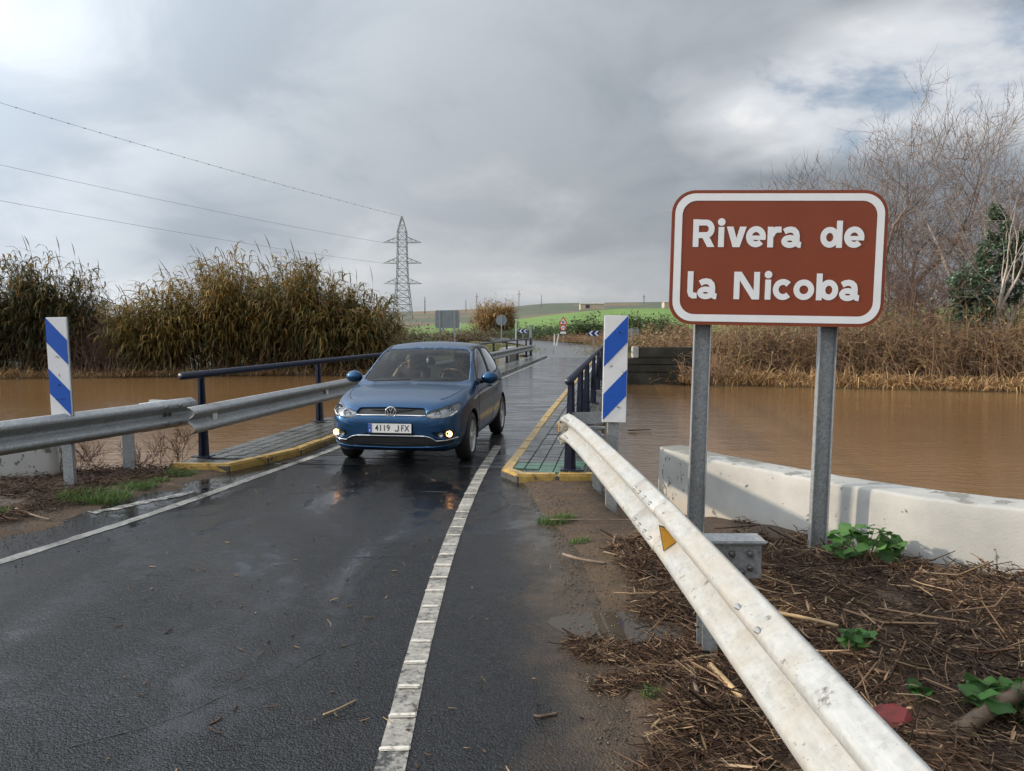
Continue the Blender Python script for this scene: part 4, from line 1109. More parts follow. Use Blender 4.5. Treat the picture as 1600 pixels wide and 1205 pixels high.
def branches_mesh(name, brs, mat, cols, parent, sides=4):
    P = np.array([[tuple(q) for q in b[0]] for b in brs]); Rr = np.array([b[1] for b in brs]); V, Q = np_tubes(P, Rr, sides)
    return np_mesh(name, V, Q, MATS[mat], rep(pick(cols, len(brs), .2), P.shape[1] * sides), parent, smooth=True)
PALE = [(.33, .28, .24), (.26, .21, .18), (.42, .36, .32)]; BROWN = [(.15, .10, .08), (.19, .125, .10), (.12, .085, .065)]
def bare_tree(x, y, z, stems, H, seed, label, cols=PALE, fine=BROWN, levels=6, name='bare_tree', group='bare trees on the far bank', spread=1.15):
    root = empty(name, (x, y, z)); trunk, twigs = [], []; rr = random.Random(seed)
    for i in range(stems):
        d = Vector(((i - (stems - 1) / 2) * .5 + rr.uniform(-.25, .25), rr.uniform(-.3, .3), 1)); 
        for b in grow((rr.uniform(-.3, .3), rr.uniform(-.3, .3), -.2), d, H * rr.uniform(.30, .40), .0165 * H * rr.uniform(.75, 1.1), levels, spread, [(3, 4), (3, 4), (3, 4), (3, 4), (3, 4), (2, 3)], seed * 31 + i, curve=.42, upw=.10, pts=4):
            (trunk if b[2] <= 1 else twigs).append(b)
    branches_mesh('trunk', trunk, 'twig', cols, root, 6); branches_mesh('crown', twigs, 'twig', cols[:2] + fine, root, 3)
    tag(root, label, 'tree', group); return root
def tpos(px, d): return (px - 800) / 1200 * d
bare_tree(tpos(1592, 36), 36, -.1, 3, 13.2, 5, 'tallest bare tree at the picture edge behind the ivy covered trunk')
bare_tree(tpos(1490, 37), 37, -.1, 3, 12.4, 6, 'bare many branched tree just left of the ivy covered trunk')
bare_tree(tpos(1375, 38), 38, -.1, 4, 15.0, 8, 'bare tree whose crown rises behind the top right corner of the sign')
bare_tree(tpos(1300, 42), 42, -.1, 3, 13.6, 9, 'bare tree whose twigs show just above the middle of the sign')
bare_tree(tpos(1425, 33), 33, -.2, 2, 6.8, 12, 'short bare tree with dark trunk just right of the sign', cols=BROWN)
bare_tree(tpos(1670, 34), 34, -.2, 3, 11.5, 14, 'bare tree leaning in from outside the picture edge')
# ivy covered tree
x, y = tpos(1538, 32.6), 32.6; root = empty('ivy_tree', (x, y, -.2))
brs = grow((.3, 0, -.2), (-.10, 0, 1), 3.2, .19, 3, .8, [(3, 3), (2, 3), (2, 3)], 77, curve=.3, upw=.25); brs += grow((.3, 0, .6), (.55, .1, .8), 2.6, .12, 3, .8, [(3, 3), (2, 3)], 78, curve=.3, upw=.2)
branches_mesh('trunk', brs, 'twig', [(.50, .45, .40), (.42, .37, .32)], root, 6)
blobs = [(-.3, 0, 1.2, .55, .9), (-.5, .1, 2.5, .95, .8), (-.6, 0, 3.6, 1.05, .85), (-.1, .1, 4.3, .85, .75), (.25, 0, 5.1, .65, .7), (.40, 0, 6.0, .46, .7), (.2, 0, 6.7, .3, .4), (1.2, 0, 4.8, .7, .8), (1.7, .1, 5.5, .6, .6), (1.0, 0, 3.4, .45, .6), (.1, 0, 2.0, .5, .8), (-.9, 0, 2.9, .5, .5)]
pts = []
for bx_, by_, bz_, r1, r2 in blobs:
    k = int(2600 * r1 * r2); q = rng.normal(0, 1, (k, 3)); q /= np.linalg.norm(q, axis=1, keepdims=True); q *= (rng.uniform(.35, 1.12, (k, 1))) ** .6
    pts.append(q * np.array([r1, r1 * .8, r2]) + np.array([bx_, by_, bz_]))
pts = np.concatenate(pts); cl_ = np.array([mnoise.noise(tuple(q * 1.9)) for q in pts]); pts = pts[cl_ > -.10]; N = len(pts)
V, Q = np_leaves(pts, rng.uniform(0, 6.28, N), rng.uniform(.10, .2, N), rng.uniform(.07, .12, N), rng.uniform(-.9, .5, N), rng.uniform(0, .8, N), seg=3)
np_mesh('crown', V, Q, MATS['broad_leaf'], rep(pick([(.09, .15, .085), (.13, .19, .12), (.06, .105, .06), (.20, .26, .19)], N, .25), 8), root)
tag(root, 'dark green ivy covered tree with pale trunk on the far bank', 'tree')

# bramble and willow thicket along the far right bank: many separate arching shrubs
def shrub(name, x, y, z, w, h, n, seed, label, cols, group, leaf=None, nleaf=0, twl=4, category='shrub', mat='twig', lsz=1.0):
    root = empty(name, (x, y, z)); r2 = np.random.default_rng(seed); k = 6
    a = r2.uniform(0, 2 * np.pi, n); d = r2.uniform(0, 1, n) ** .7; P = np.empty((n, k, 3)); hh = h * r2.uniform(.35, 1.0, n) * (1 - .35 * d)
    b0 = np.stack([r2.normal(0, w * .28, n), r2.normal(0, w * .2, n), np.zeros(n)], axis=1)
    for i in range(k):
        q = i / (k - 1); P[:, i, 0] = b0[:, 0] + np.cos(a) * d * w * .6 * q ** 1.4; P[:, i, 1] = b0[:, 1] + np.sin(a) * d * w * .4 * q ** 1.4; P[:, i, 2] = hh * (q - .38 * d * q ** 3)
    P[:, 1:, :] += r2.normal(0, .05 * h / 2.5, (n, k - 1, 3))
    V, Q = np_tubes(P, np.linspace(.013, .004, k)[None] * np.ones((n, 1)) * (h / 2.5) ** .5, 3); T = rep(pick(cols, n, .25), k * 3); parts = [(V, Q, T)]
    # side twigs
    st = np.repeat(np.arange(n), twl); N = len(st); ii = r2.integers(1, k - 1, N); S = np.empty((N, 3, 3)); az = r2.uniform(0, 6.28, N); L = r2.uniform(.2, .6, N) * h / 2.5; el = r2.uniform(-.2, 1.1, N)
    for i in range(3):
        q = i / 2; S[:, i] = P[st, ii] + np.stack([np.cos(az) * np.cos(el), np.sin(az) * np.cos(el), np.sin(el) - .4 * q], axis=1) * (L * q)[:, None]
    S[:, 1:] += r2.normal(0, .03, (N, 2, 3)); V, Q = np_tubes(S, np.linspace(.006, .003, 3)[None] * np.ones((N, 1)), 3); parts.append((V, Q, rep(pick(cols, N, .25), 9)))
    V, Q, T = join_np(parts); np_mesh('branches', V, Q, MATS[mat], T, root)
    if nleaf:
        ii = r2.integers(0, n, nleaf); jj = r2.integers(2, k, nleaf); pb_ = P[ii, jj] + r2.normal(0, .09 * h / 2, (nleaf, 3))
        V, Q = np_leaves(pb_, r2.uniform(0, 6.28, nleaf), r2.uniform(.05, .14, nleaf) * (h / 1.5) ** .5 * lsz, r2.uniform(.03, .07, nleaf) * (h / 1.5) ** .5 * lsz, r2.uniform(-.6, .9, nleaf), r2.uniform(0, 1, nleaf)); np_mesh('leaves', V, Q, MATS['broad_leaf'], rep(pick(leaf, nleaf, .3), 8), root)
    tag(root, label, category, group); return root
RUST = [(.27, .165, .10), (.34, .205, .12), (.20, .13, .085), (.40, .26, .15)]; STRAWC = [(.40, .29, .15), (.32, .22, .12), (.24, .17, .095)]
TH = [(1118, 34.5, 2.6, 3.2), (1165, 33.5, 2.6, 3.7), (1215, 33.6, 2.8, 3.9), (1262, 33, 2.6, 3.4), (1318, 32.5, 2.8, 3.9), (1375, 32, 2.6, 3.6), (1428, 31.5, 2.6, 3.9), (1480, 31, 2.6, 3.5), (1530, 30.5, 2.6, 3.8), (1585, 30.2, 2.8, 3.5), (1640, 29.8, 2.8, 3.8), (1190, 37, 3.4, 5.2), (1300, 36.5, 3.6, 5.0), (1410, 36, 3.6, 5.4), (1500, 35, 3.6, 5.0), (1600, 34.5, 3.6, 5.4)]
names_ = ['by the wing wall', 'left of the left sign post top', 'between the sign posts near the left one', 'between the sign posts in the middle', 'right behind the right sign post', 'below the lower right corner of the sign', 'under the short dark bare tree', 'left of the ivy covered trunk', 'at the foot of the ivy covered trunk', 'right of the ivy covered trunk', 'cut by the picture edge']
for i, (px, d, w, h) in enumerate(TH):
    lab = ('rust brown leafless bramble thicket at the waterline ' + names_[i]) if i < 11 else ('taller leafless thicket in the second row ' + ['behind the left sign post', 'behind the right sign post', 'right of the sign', 'behind the ivy covered tree', 'at the picture edge'][i - 11])
    shrub('bramble_thicket', tpos(px, d), d, -.35, w, h, 300 if i < 11 else 280, 100 + i, lab, RUST + STRAWC if i % 2 else RUST + BROWN, 'thickets on the far bank', twl=5, leaf=[(.20, .13, .06), (.14, .10, .05), (.26, .17, .08), (.10, .09, .04)], nleaf=700)
# leafless shrubs on the left bank
shrub('bramble_thicket', 7.6, 30.6, -.5, 1.5, 1.9, 150, 77, 'small reddish bramble overhanging the end of the dark wing wall', RUST, 'thickets on the far bank', twl=5)
shrub('bare_shrub', tpos(140, 38), 38, -.35, 3.2, 5.6, 420, 301, 'pinkish brown leafless shrub between the two reed masses', [(.22, .14, .11), (.18, .115, .09), (.26, .18, .14)], 'shrubs on the left bank', twl=7)
shrub('bare_shrub', tpos(200, 39), 39, -.35, 2.6, 4.4, 240, 302, 'thin pinkish leafless shrub overlapped by yellowish reeds', [(.22, .14, .11), (.18, .115, .09), (.26, .18, .14)], 'shrubs on the left bank', twl=6)
GRN = [(.05, .085, .03), (.07, .12, .04), (.04, .065, .025), (.10, .15, .05)]
for i, (px, d, w, h, kind, lab) in enumerate(((612, 44, 2.4, 2.6, 0, 'dark twiggy bush at the foot of the rounded reed clump'), (640, 50, 2.6, 2.2, 1, 'bright green leafy bush left of the grey sign back'), (668, 50, 2.8, 2.4, 0, 'brown twiggy bush under the grey sign back'), (626, 56, 3.4, 3.0, 0, 'grey brown bush beyond the green one, below the pylon'), (598, 42, 2.2, 1.4, 1, 'low green bush just above the car passenger mirror'), (655, 46, 2.4, 1.5, 1, 'low dark green bush just above the car roof'), (706, 70, 3.4, 1.8, 2, 'low dark bush between the sign posts'), (740, 92, 5, 2.2, 2, 'low olive bush left of the tan reed bush'))):
    shrub('bank_bush', tpos(px, d), d, -.1 if d < 60 else .2, w, h, 220, 400 + i, lab, STRAWC + BROWN, 'bushes beyond the bridge', GRN if kind == 1 else [(.12, .09, .05), (.09, .09, .04), (.16, .12, .07)], 3600 if kind else 1300, twl=4, category='bush', lsz=1.4)
for i, (px, d, w, h, kind, lab) in enumerate(((850, 96, 9, 2.2, 1, 'low green bush row start left of the warning sign'), (872, 92, 6, 1.9, 1, 'green bush behind the warning sign'), (900, 86, 5, 2.4, 1, 'green bush right of the warning sign'), (925, 82, 4.5, 3.2, 1, 'rounded dark green bush above the near chevron sign'), (905, 76, 5, 1.3, 0, 'reddish dry scrub left of the near chevron sign'), (945, 70, 4.5, 1.5, 0, 'reddish dry scrub behind the striped marker'), (990, 78, 4, 3.4, 1, 'dark green bush behind the small grey sign back'), (1012, 76, 4, 3.0, 1, 'dark green bush right of the small grey sign back'), (1036, 74, 4, 2.9, 1, 'dark green bush left of the brown sign'), (1005, 55, 3.6, 1.5, 0, 'tan dry scrub above the wing wall end'), (1032, 50, 3.2, 1.6, 1, 'bright green weeds above the wing wall'), (1062, 48, 4, 2.6, 0, 'tan dry scrub above the wing wall by the sign'), (1085, 42, 4, 3.0, 0, 'reddish leafless scrub beside the left sign post'), (970, 62, 3.6, 1.3, 0, 'dry scrub at the foot of the small sign back'), (832, 104, 7, 1.6, 1, 'low green bush by the far chevron sign'))):
    shrub('field_bush', tpos(px, d), d, .05 if d < 70 else .35, w, h, 260, 500 + i, lab, RUST if kind == 0 else BROWN, 'bushes along the far road', GRN if kind == 1 else [(.20, .13, .07), (.25, .17, .09)], 5200 if kind == 1 else 1500, twl=3, category='bush', lsz=2.0 if kind == 1 else 1.5)

# dry grass fringes along the far waterline and weeds
def fringe(name, pts, n, h, cols, label, mat='dry_blade', wid=.03, spread=.8, zoff=-.55):
    P0 = resample([Vector((*p, 0)) for p in pts], .3); ii = rng.integers(0, len(P0), n); base = np.array([(P0[i].x, P0[i].y, zoff) for i in ii]) + rng.normal(0, spread, (n, 3)) * np.array([.5, .5, 0])
    clump = np.array([mnoise.noise((b[0] * .8, b[1] * .8, 0)) for b in base]); L = rng.uniform(.4, 1.0, n) * h * (1 + .7 * clump)
    V, Q = np_leaves(base, rng.uniform(0, 6.28, n), L, np.full(n, wid), rng.uniform(.5, 1.4, n), rng.uniform(.3, 2.2, n)); o = np_mesh(name, V, Q, MATS[mat], rep(pick(cols, n, .3), 8)); tag(o, label, None, kind='stuff')
DRY = [(.38, .23, .10), (.28, .165, .075), (.46, .31, .15), (.20, .12, .065)]
fl = [(x, interp(x, FAR) + .2) for x in np.linspace(-36, -4, 40)]; fr_ = [(x, interp(x, FAR) + .1) for x in np.linspace(6.5, 27, 30)]
fringe('dry_grass', fl, 7000, .72, [(.26, .16, .075), (.20, .12, .06), (.32, .21, .10), (.13, .09, .05)], 'dry tan grass along the far waterline under the reeds')
fringe('dry_grass', fr_, 6500, .95, DRY, 'dry tan grass along the far waterline under the thickets')
fringe('verge_grass', [(3.2 + 3.2, 47), (9, 60), (9.5, 75), (6, 92)], 6000, .7, [(.16, .15, .06), (.24, .18, .09), (.11, .13, .05)], 'rough grass verge right of the far road', zoff=-.05, spread=2.4)
fringe('verge_grass', [(-2, 46), (0, 58), (-2, 72), (-9, 92)], 5000, .7, [(.13, .15, .05), (.2, .17, .08), (.09, .13, .04)], 'rough grass verge left of the far road', zoff=-.05, spread=2.4)

# --- near verges: flood debris, grass tufts, leafy weeds, sticks
def gnd(x, y):
    return max(ground(x, y), 0.0 if -6 < x < .7 and y < 9 and interp(y, APL) < x < interp(y, APR) else -9)
def debris(name, boxes, label, cols, seed, flakes=None):
    r2 = np.random.default_rng(seed); parts = []
    for (fn, n, L0, L1, r0, r1, hmax) in boxes:
        xy = np.array([fn(r2) for _ in range(n)]); hz = np.array([max(0.0, .45 + mnoise.noise((a * 2.1, b * 2.1, 21)) + .5 * mnoise.noise((a * 6, b * 6, 2))) for a, b in xy])
        z = np.array([gnd(a, b) for a, b in xy]) + r2.uniform(0, 1, n) ** 1.3 * hmax * hz
        L = L0 + (L1 - L0) * r2.uniform(0, 1, n) ** 2.6; flow = np.array([2.3 + 1.6 * mnoise.noise((a * .9, b * .9, 33)) for a, b in xy]); az = np.where(r2.uniform(0, 1, n) < .45, flow + r2.normal(0, .45, n), r2.uniform(0, 6.28, n)); el = r2.normal(.03, .30, n)
        D = np.stack([np.cos(az) * np.cos(el), np.sin(az) * np.cos(el), np.sin(el)], axis=1); P = np.empty((n, 3, 3)); c = np.stack([xy[:, 0], xy[:, 1], z + .006], axis=1)
        bend = r2.normal(0, .28, (n, 3)) * L[:, None]; bend[:, 2] *= .35
        for i, q in enumerate((-.5, 0.0, .5)): P[:, i] = c + D * (L * q)[:, None] + bend * (.25 - q * q)
        P[:, :, 2] = np.maximum(P[:, :, 2], (z - .02)[:, None])
        V, Q = np_tubes(P, (r0 + (r1 - r0) * r2.uniform(0, 1, n) ** 2)[:, None] * np.array([.85, 1, .7])[None], 3); cc = np.array(cols)[np.minimum(len(cols) - 1, (r2.uniform(0, 1, n) ** 1.6 * len(cols)).astype(int))] * r2.uniform(.5, 1.3, (n, 1))
        parts.append((V, Q, rep(cc, 9)))
    if flakes:
        fn, n = flakes; xy = np.array([fn(r2) for _ in range(n)]); z = np.array([gnd(a, b) for a, b in xy]) + r2.uniform(0, .06, n)
        V, Q = np_leaves(np.stack([xy[:, 0], xy[:, 1], z], axis=1), r2.uniform(0, 6.28, n), r2.uniform(.02, .11, n), r2.uniform(.004, .014, n), r2.normal(.1, .35, n), r2.normal(0, .5, n)); parts.append((V, Q, rep(np.array(cols)[r2.integers(0, len(cols), n)] * r2.uniform(.5, 1.3, (n, 1)), 8)))
    V, Q, T = join_np(parts); o = np_mesh(name, V, Q, MATS['straw'], T); tag(o, label, None, kind='stuff'); return o
LIT = [(.055, .031, .020), (.040, .024, .016), (.085, .047, .029), (.125, .075, .045), (.19, .12, .07), (.31, .22, .135)]
def wallx(y): return interp(y, [(-1.5, 7.4), (2.3, 4.9), (4.62, 3.15), (5.09, 2.72), (5.82, 2.26), (7.08, 1.68), (7.84, 1.45)])
def right_heap(r2):
    while True:
        y = 1.4 + 5.0 * r2.uniform(0, 1) ** 1.1; x = r2.uniform(.72, min(3.6, wallx(y) - .02))
        k = mnoise.noise((x * 1.6, y * 1.6, 4)) + .45 - max(0, (y - 5.0) * .6) + (x - 1.0) * .15
        if k > 0: return x, y
def road_heap(r2):
    while True:
        y = r2.uniform(2.0, 4.4); x = r2.uniform(.30, .95); k = mnoise.noise((x * 2.6, y * 2.2, 8)) + (x - .62) * 1.5 + .05 - 1.2 * max(0, 1 - math.hypot((x - .66) / .36, (y - 4.1) / .26))
        if k > 0: return x, y
def drift(r2):
    u_ = r2.uniform(0, 1); return .36 + u_ * .55 + r2.normal(0, .03), 3.80 - .12 * math.sin(u_ * 2.4) + r2.normal(0, .045)
def drift2(r2):
    u_ = r2.uniform(0, 1); return .40 + u_ * .5 + r2.normal(0, .03), 3.42 + .12 * u_ + r2.normal(0, .045)
debris('straw_debris', [(right_heap, 24000, .025, .26, .0012, .0046, .11), (right_heap, 1100, .12, .55, .003, .0085, .13), (road_heap, 5200, .02, .20, .0011, .0042, .05), (road_heap, 160, .1, .32, .003, .009, .06), (drift, 2600, .02, .12, .0011, .0036, .035), (drift2, 1700, .02, .12, .0011, .0036, .03)], 'matted brown reed litter left by the flood around the stained guardrail', LIT, 5, (right_heap, 5000))
def left_heap(r2):
    while True:
        y = r2.uniform(5.5, 8.9); x = r2.uniform(-6.2, -3.7)
        if x < interp(y, [(5, -4.6), (6.8, -4.05), (8.4, -3.75), (9, -3.6)]) and mnoise.noise((x * 1.5, y * 1.5, 14)) > -.25 - .35 * (y > 8.2): return x, y
debris('straw_debris', [(left_heap, 5500, .05, .5, .0015, .006, .07)], 'dark twiggy flood litter beneath the grey guardrail', LIT[:4], 6)
def scatter(r2):
    y = 2.2 + 8 * r2.uniform(0, 1) ** 1.6; return r2.uniform(-.48 - y * .42, .35), y
debris('leaf_bits', [(scatter, 260, .02, .10, .002, .0045, .0)], 'scattered straw bits lying on the wet asphalt', LIT[2:], 8)
def pebble_bits(name, n, fn, label, seed):
    r2 = np.random.default_rng(seed); xy = np.array([fn(r2) for _ in range(n)]); s = r2.uniform(.0015, .0065, n) + .004 * r2.uniform(0, 1, n) ** 6; V, Q = [], []
    P = np.empty((n, 3, 3)); 
    for i, q in enumerate((-.8, 0, .8)): P[:, i] = np.stack([xy[:, 0] + s * q, xy[:, 1], np.array([max(gnd(a, b), 0) for a, b in xy]) + s * .3], axis=1)
    V, Q = np_tubes(P, s[:, None] * np.array([.3, .8, .3])[None], 5); o = np_mesh(name, V, Q, MATS['straw'], rep(pick([(.10, .08, .06), (.16, .13, .10), (.07, .055, .04)], n), 15)); tag(o, label, None, kind='stuff')
pebble_bits('gravel', 2600, lambda r2: (lambda y: (interp(y, [(2, .3), (5.6, .32), (7.8, .1)]) + abs(r2.normal(0, .35)), y))(r2.uniform(2, 8)), 'small gravel and mud crumbs on the verge by the stained guardrail', 9)
pebble_bits('gravel', 1200, lambda r2: (lambda y: (interp(y, [(5, -4.0), (8.8, -3.2)]) + r2.normal(0, .3), y))(r2.uniform(5, 8.8)), 'small gravel along the verge under the grey guardrail', 10)

def stick(pts, r0, r1, cols, label, name='stick'):
    P = smooth_path(pts, 2); m = MB(); n = len(P); m.tube(P, [(r0 + (r1 - r0) * i / (n - 1)) * random.uniform(.88, 1.1) for i in range(n)], 7); o = m.build(name, MATS[cols], None, True); tag(o, label, 'stick', 'sticks left by the flood'); return o
simple('cane', (.36, .25, .13), .6, var=.35, scale=14); simple('bark', (.10, .068, .045), .8, var=.45, scale=20, bump=.5, bscale=60); simple('grey_stick', (.17, .125, .09), .8, var=.4, scale=20)
def q3(px, py, z): p = pix(px, py, z); return (p.x, p.y, z)
stick([q3(1218, 958, .17), q3(1262, 966, .175), q3(1310, 978, .17)], .010, .009, 'cane', 'pale straight cane lying on the litter behind the guardrail')
stick([q3(1490, 1150, .14), q3(1540, 1112, .20), q3(1630, 1062, .26)], .034, .026, 'bark', 'thick dark branch at the picture edge on the litter')
stick([q3(880, 866, .03), q3(905, 874, .04), q3(946, 880, .03)], .012, .008, 'grey_stick', 'short curved stick on the bare mud near the road')
stick([q3(800, 800, .04), q3(860, 812, .05), q3(985, 812, .05)][1:] + [q3(990, 813, .05)], .006, .004, 'grey_stick', 'long thin twig lying on the mud below the striped marker')
stick([q3(1080, 1050, .05), q3(1090, 1085, .06), q3(1098, 1120, .05)], .014, .010, 'grey_stick', 'grey stick end pointing at the camera among the roadside litter')
stick([q3(1110, 1040, .06), q3(1135, 1065, .08), q3(1160, 1092, .06)], .017, .014, 'cane', 'broken pale cane under the guardrail')
stick([q3(870, 1115, .004), q3(845, 1120, .008), q3(835, 1118, .006)], .007, .005, 'bark', 'small dark twig on the asphalt by the verge')
stick([q3(505, 1117, .008), q3(530, 1107, .012), q3(556, 1094, .008)], .004, .003, 'cane', 'thin straw lying alone on the asphalt')
stick([q3(1150, 905, .16), q3(1200, 925, .18), q3(1245, 930, .16)], .006, .004, 'bark', 'dark twig below the right sign post')
stick([q3(25, 795, .03), q3(55, 806, .05), q3(78, 812, .03)], .012, .006, 'grey_stick', 'bent pale stick on the verge under the grey guardrail')
stick([q3(995, 672, -.55), q3(975, 673, -.57), (bw(1.5, 1.2).x + .3, 9.9, -.55)][:2] + [q3(1018, 671, -.55)], .02, .012, 'bark', 'dark branch floating on the water beside the striped marker')
m = MB(); rr = random.Random(5); pts = [(rr.uniform(.9, 1.1) * .17 * math.cos(a), rr.uniform(.9, 1.1) * .10 * math.sin(a), .012 * math.sin(3 * a)) for a in (0.0, .25, .9, 1.3, 1.5, 2.4, 2.9, 3.1, 3.9, 4.5, 4.7, 5.8)]
m.add(pts + [(a * .98, b * .98, c - .006) for a, b, c in pts], [tuple(range(12)), tuple(range(23, 11, -1))] + [(i, (i + 1) % 12, 12 + (i + 1) % 12, 12 + i) for i in range(12)])
simple('red_plastic', (.15, .018, .016), .5, var=.3, scale=12); o = m.build('plastic_scrap', MATS['red_plastic']); p = q3(1392, 1118, .17); o.location = p; o.scale = (.6, .6, .6); o.rotation_euler = (.35, .1, .4); tag(o, 'faded red plastic scrap half buried in the litter', 'scrap')

def tuft(x, y, r, h, n, label, cols=((.06, .13, .025), (.09, .17, .035), (.05, .10, .02), (.13, .17, .06))):
    a = rng.uniform(0, 6.28, n); d = r * np.sqrt(rng.uniform(0, 1, n)); z = gnd(x, y)
    base = np.stack([np.cos(a) * d, np.sin(a) * d * .7, np.array([gnd(x + math.cos(q) * w_, y + math.sin(q) * w_ * .7) - z for q, w_ in zip(a, d)])], axis=1)
    V, Q = np_leaves(base, rng.uniform(0, 6.28, n), rng.uniform(.5, 1.1, n) * h, rng.uniform(.003, .006, n), rng.uniform(.6, 1.45, n), rng.uniform(.2, 1.4, n)); o = np_mesh('grass_tuft', V, Q, MATS['grass_blade'], rep(pick(cols, n, .25), 8)); o.location = (x, y, z); tag(o, label, 'grass', 'grass tufts on the verges'); return o
tuft(-3.98, 7.22, .34, .15, 1100, 'largest green grass tuft below the grey guardrail'); tuft(-3.82, 7.75, .2, .12, 380, 'grass tuft beside the guardrail post nearest the bridge'); tuft(-3.68, 8.45, .17, .13, 260, 'small grass tuft at the yellow kerb end under the dark railing'); tuft(-4.55, 6.6, .16, .10, 260, 'grass tuft at the picture edge under the grey guardrail'); tuft(-3.75, 8.05, .12, .09, 160, 'tiny grass tuft between the largest one and the kerb end')
tuft(.37, 6.42, .16, .085, 480, 'bright grass tuft on the mud beside the wet asphalt'); tuft(.52, 5.78, .08, .05, 150, 'tiny grass tuft on the mud nearer than the bright one'); tuft(.62, 3.30, .05, .06, 60, 'few green blades in the roadside litter')

def weed(x, y, r, h, n, ls, label, z=None):
    """rosette of round, lobed leaves on stalks"""
    z = gnd(x, y) + (.02 if z is None else z); root = empty('leafy_weed', (x, y, z)); rr = random.Random(int(x * 1000)); sm = MB()
    for i in range(n):
        a = rr.uniform(0, 2 * math.pi); d = r * math.sqrt(rr.random()); hh = h * rr.uniform(.35, 1) * (1 - .5 * d / r); tip = Vector((math.cos(a) * d, math.sin(a) * d * .8, hh))
        sm.tube([(tip.x * .15, tip.y * .15, -.03), (tip.x * .6, tip.y * .6, hh * .7), tuple(tip)], [.003, .0025, .002], 4, False)
        s = ls * rr.uniform(.55, 1.15); N = 14; ring = []
        for k in range(N):
            th = 2 * math.pi * k / N; lob = 1 + .10 * math.cos(5 * th) - (.45 if k == 0 else 0); ring.append(Vector((math.cos(th) * s * lob, math.sin(th) * s * lob, .18 * s * math.cos(2.5 * th) - .12 * s)))
        nm = Matrix.Rotation(rr.uniform(0, 6.28), 3, 'Z') @ Matrix.Rotation(rr.gauss(0, .45) + .25, 3, 'X') @ Matrix.Rotation(rr.gauss(0, .35), 3, 'Y')
        vs_ = [tip + nm @ Vector((0, 0, 0))] + [tip + nm @ q for q in ring]; m = MB(); m.add([tuple(q) for q in vs_], [(0, 1 + k, 1 + (k + 1) % N) for k in range(N)])
        me = m.mesh('leaf'); c = me.color_attributes.new('tint', 'FLOAT_COLOR', 'POINT'); g = rr.uniform(.7, 1.3); colr = rr.choice([(.055, .14, .035), (.075, .175, .045), (.045, .11, .03)])
        for j, dd in enumerate(c.data): dd.color = (colr[0] * g * (1.25 if j == 0 else 1), colr[1] * g * (1.2 if j == 0 else 1), colr[2] * g, 1)
        link('leaf', me, MATS['broad_leaf'], root, True)
    simple('stalk_green', (.08, .14, .04), .6) if 'stalk_green' not in MATS else None
    sm.build('stalks', MATS['stalk_green'], root); tag(root, label, 'weed', 'round leaved weeds in the litter')
weed(2.36, 5.02, .27, .30, 60, .052, 'largest round leaved green weed against the white wall'); weed(1.66, 3.62, .10, .12, 15, .038, 'small pale green weed in the middle of the litter'); weed(1.93, 2.86, .17, .18, 26, .052, 'green weed at the bottom corner of the picture'); weed(1.70, 3.06, .07, .07, 7, .035, 'tiny weed beside the red plastic scrap'); weed(1.52, 5.1, .12, .05, 14, .03, 'low dark weed between the two sign posts'); weed(-5.0, 7.0, .10, .12, 12, .04, 'dark weed under the grey guardrail at the picture edge')
# dead stalks standing at the near left waterline
def dead_weed(x, y, h, seed, label):
    root = empty('dead_weed', (x, y, gnd(x, y))); brs = []
    for i in range(5): brs += grow((random.uniform(-.15, .15), random.uniform(-.1, .1), -.05), (random.uniform(-.6, .6), random.uniform(-.4, .4), 1), h * .55, .006, 3, .9, [(3, 4), (3, 4), (2, 3)], seed + i, curve=.5, upw=.1)
    branches_mesh('stalks', brs, 'twig', [(.08, .045, .035), (.11, .06, .045)], root, 3); tag(root, label, 'weed', 'dead stalks at the water')
dead_weed(-4.75, 8.45, .42, 900, 'reddish dead stalks between the striped marker post and the next post'); dead_weed(-4.05, 8.95, .46, 910, 'reddish dead stalks at the end of the dark railing'); dead_weed(-5.3, 8.9, .55, 920, 'dead stalks over the white wall by the striped marker'); dead_weed(-4.4, 8.9, .36, 930, 'dead stalks behind the guardrail post nearest the bridge')
# ================================================================== the blue hatchback
t = NT('car_paint')
v = t.coord(); n1 = t.noise(v, 3, 5, .6)
t.set(Base_Color=t.ramp(n1, [(.3, (.008, .048, .118)), (.7, (.011, .060, .142))]), Roughness=t.ramp(n1, [(.3, .30), (.7, .40)]), Metallic=.8)
t.p.inputs['Coat Weight'].default_value = .45; t.p.inputs['Coat Roughness'].default_value = .04
simple('car_inner', (.03, .031, .034), .7, var=.1)
simple('chrome', (.62, .62, .62), .16, 1.0, var=.05)
simple('alloy', (.50, .51, .52), .35, .35, var=.15, scale=14)
simple('lamp_silver', (.34, .345, .35), .25, .6, var=.1)
simple('plate_white', (.72, .72, .70), .4, var=.06); simple('plate_blue', (.02, .10, .42), .4); simple('seat_cloth', (.045, .045, .05), .9, var=.3, scale=30)
t = NT('tyre'); v = t.coord(); n1 = t.noise(v, 30, 4); t.set(Base_Color=t.ramp(n1, [(.3, (.010, .010, .010)), (.7, (.022, .021, .020))]), Roughness=.65); t.bump(n1, .3, .004)
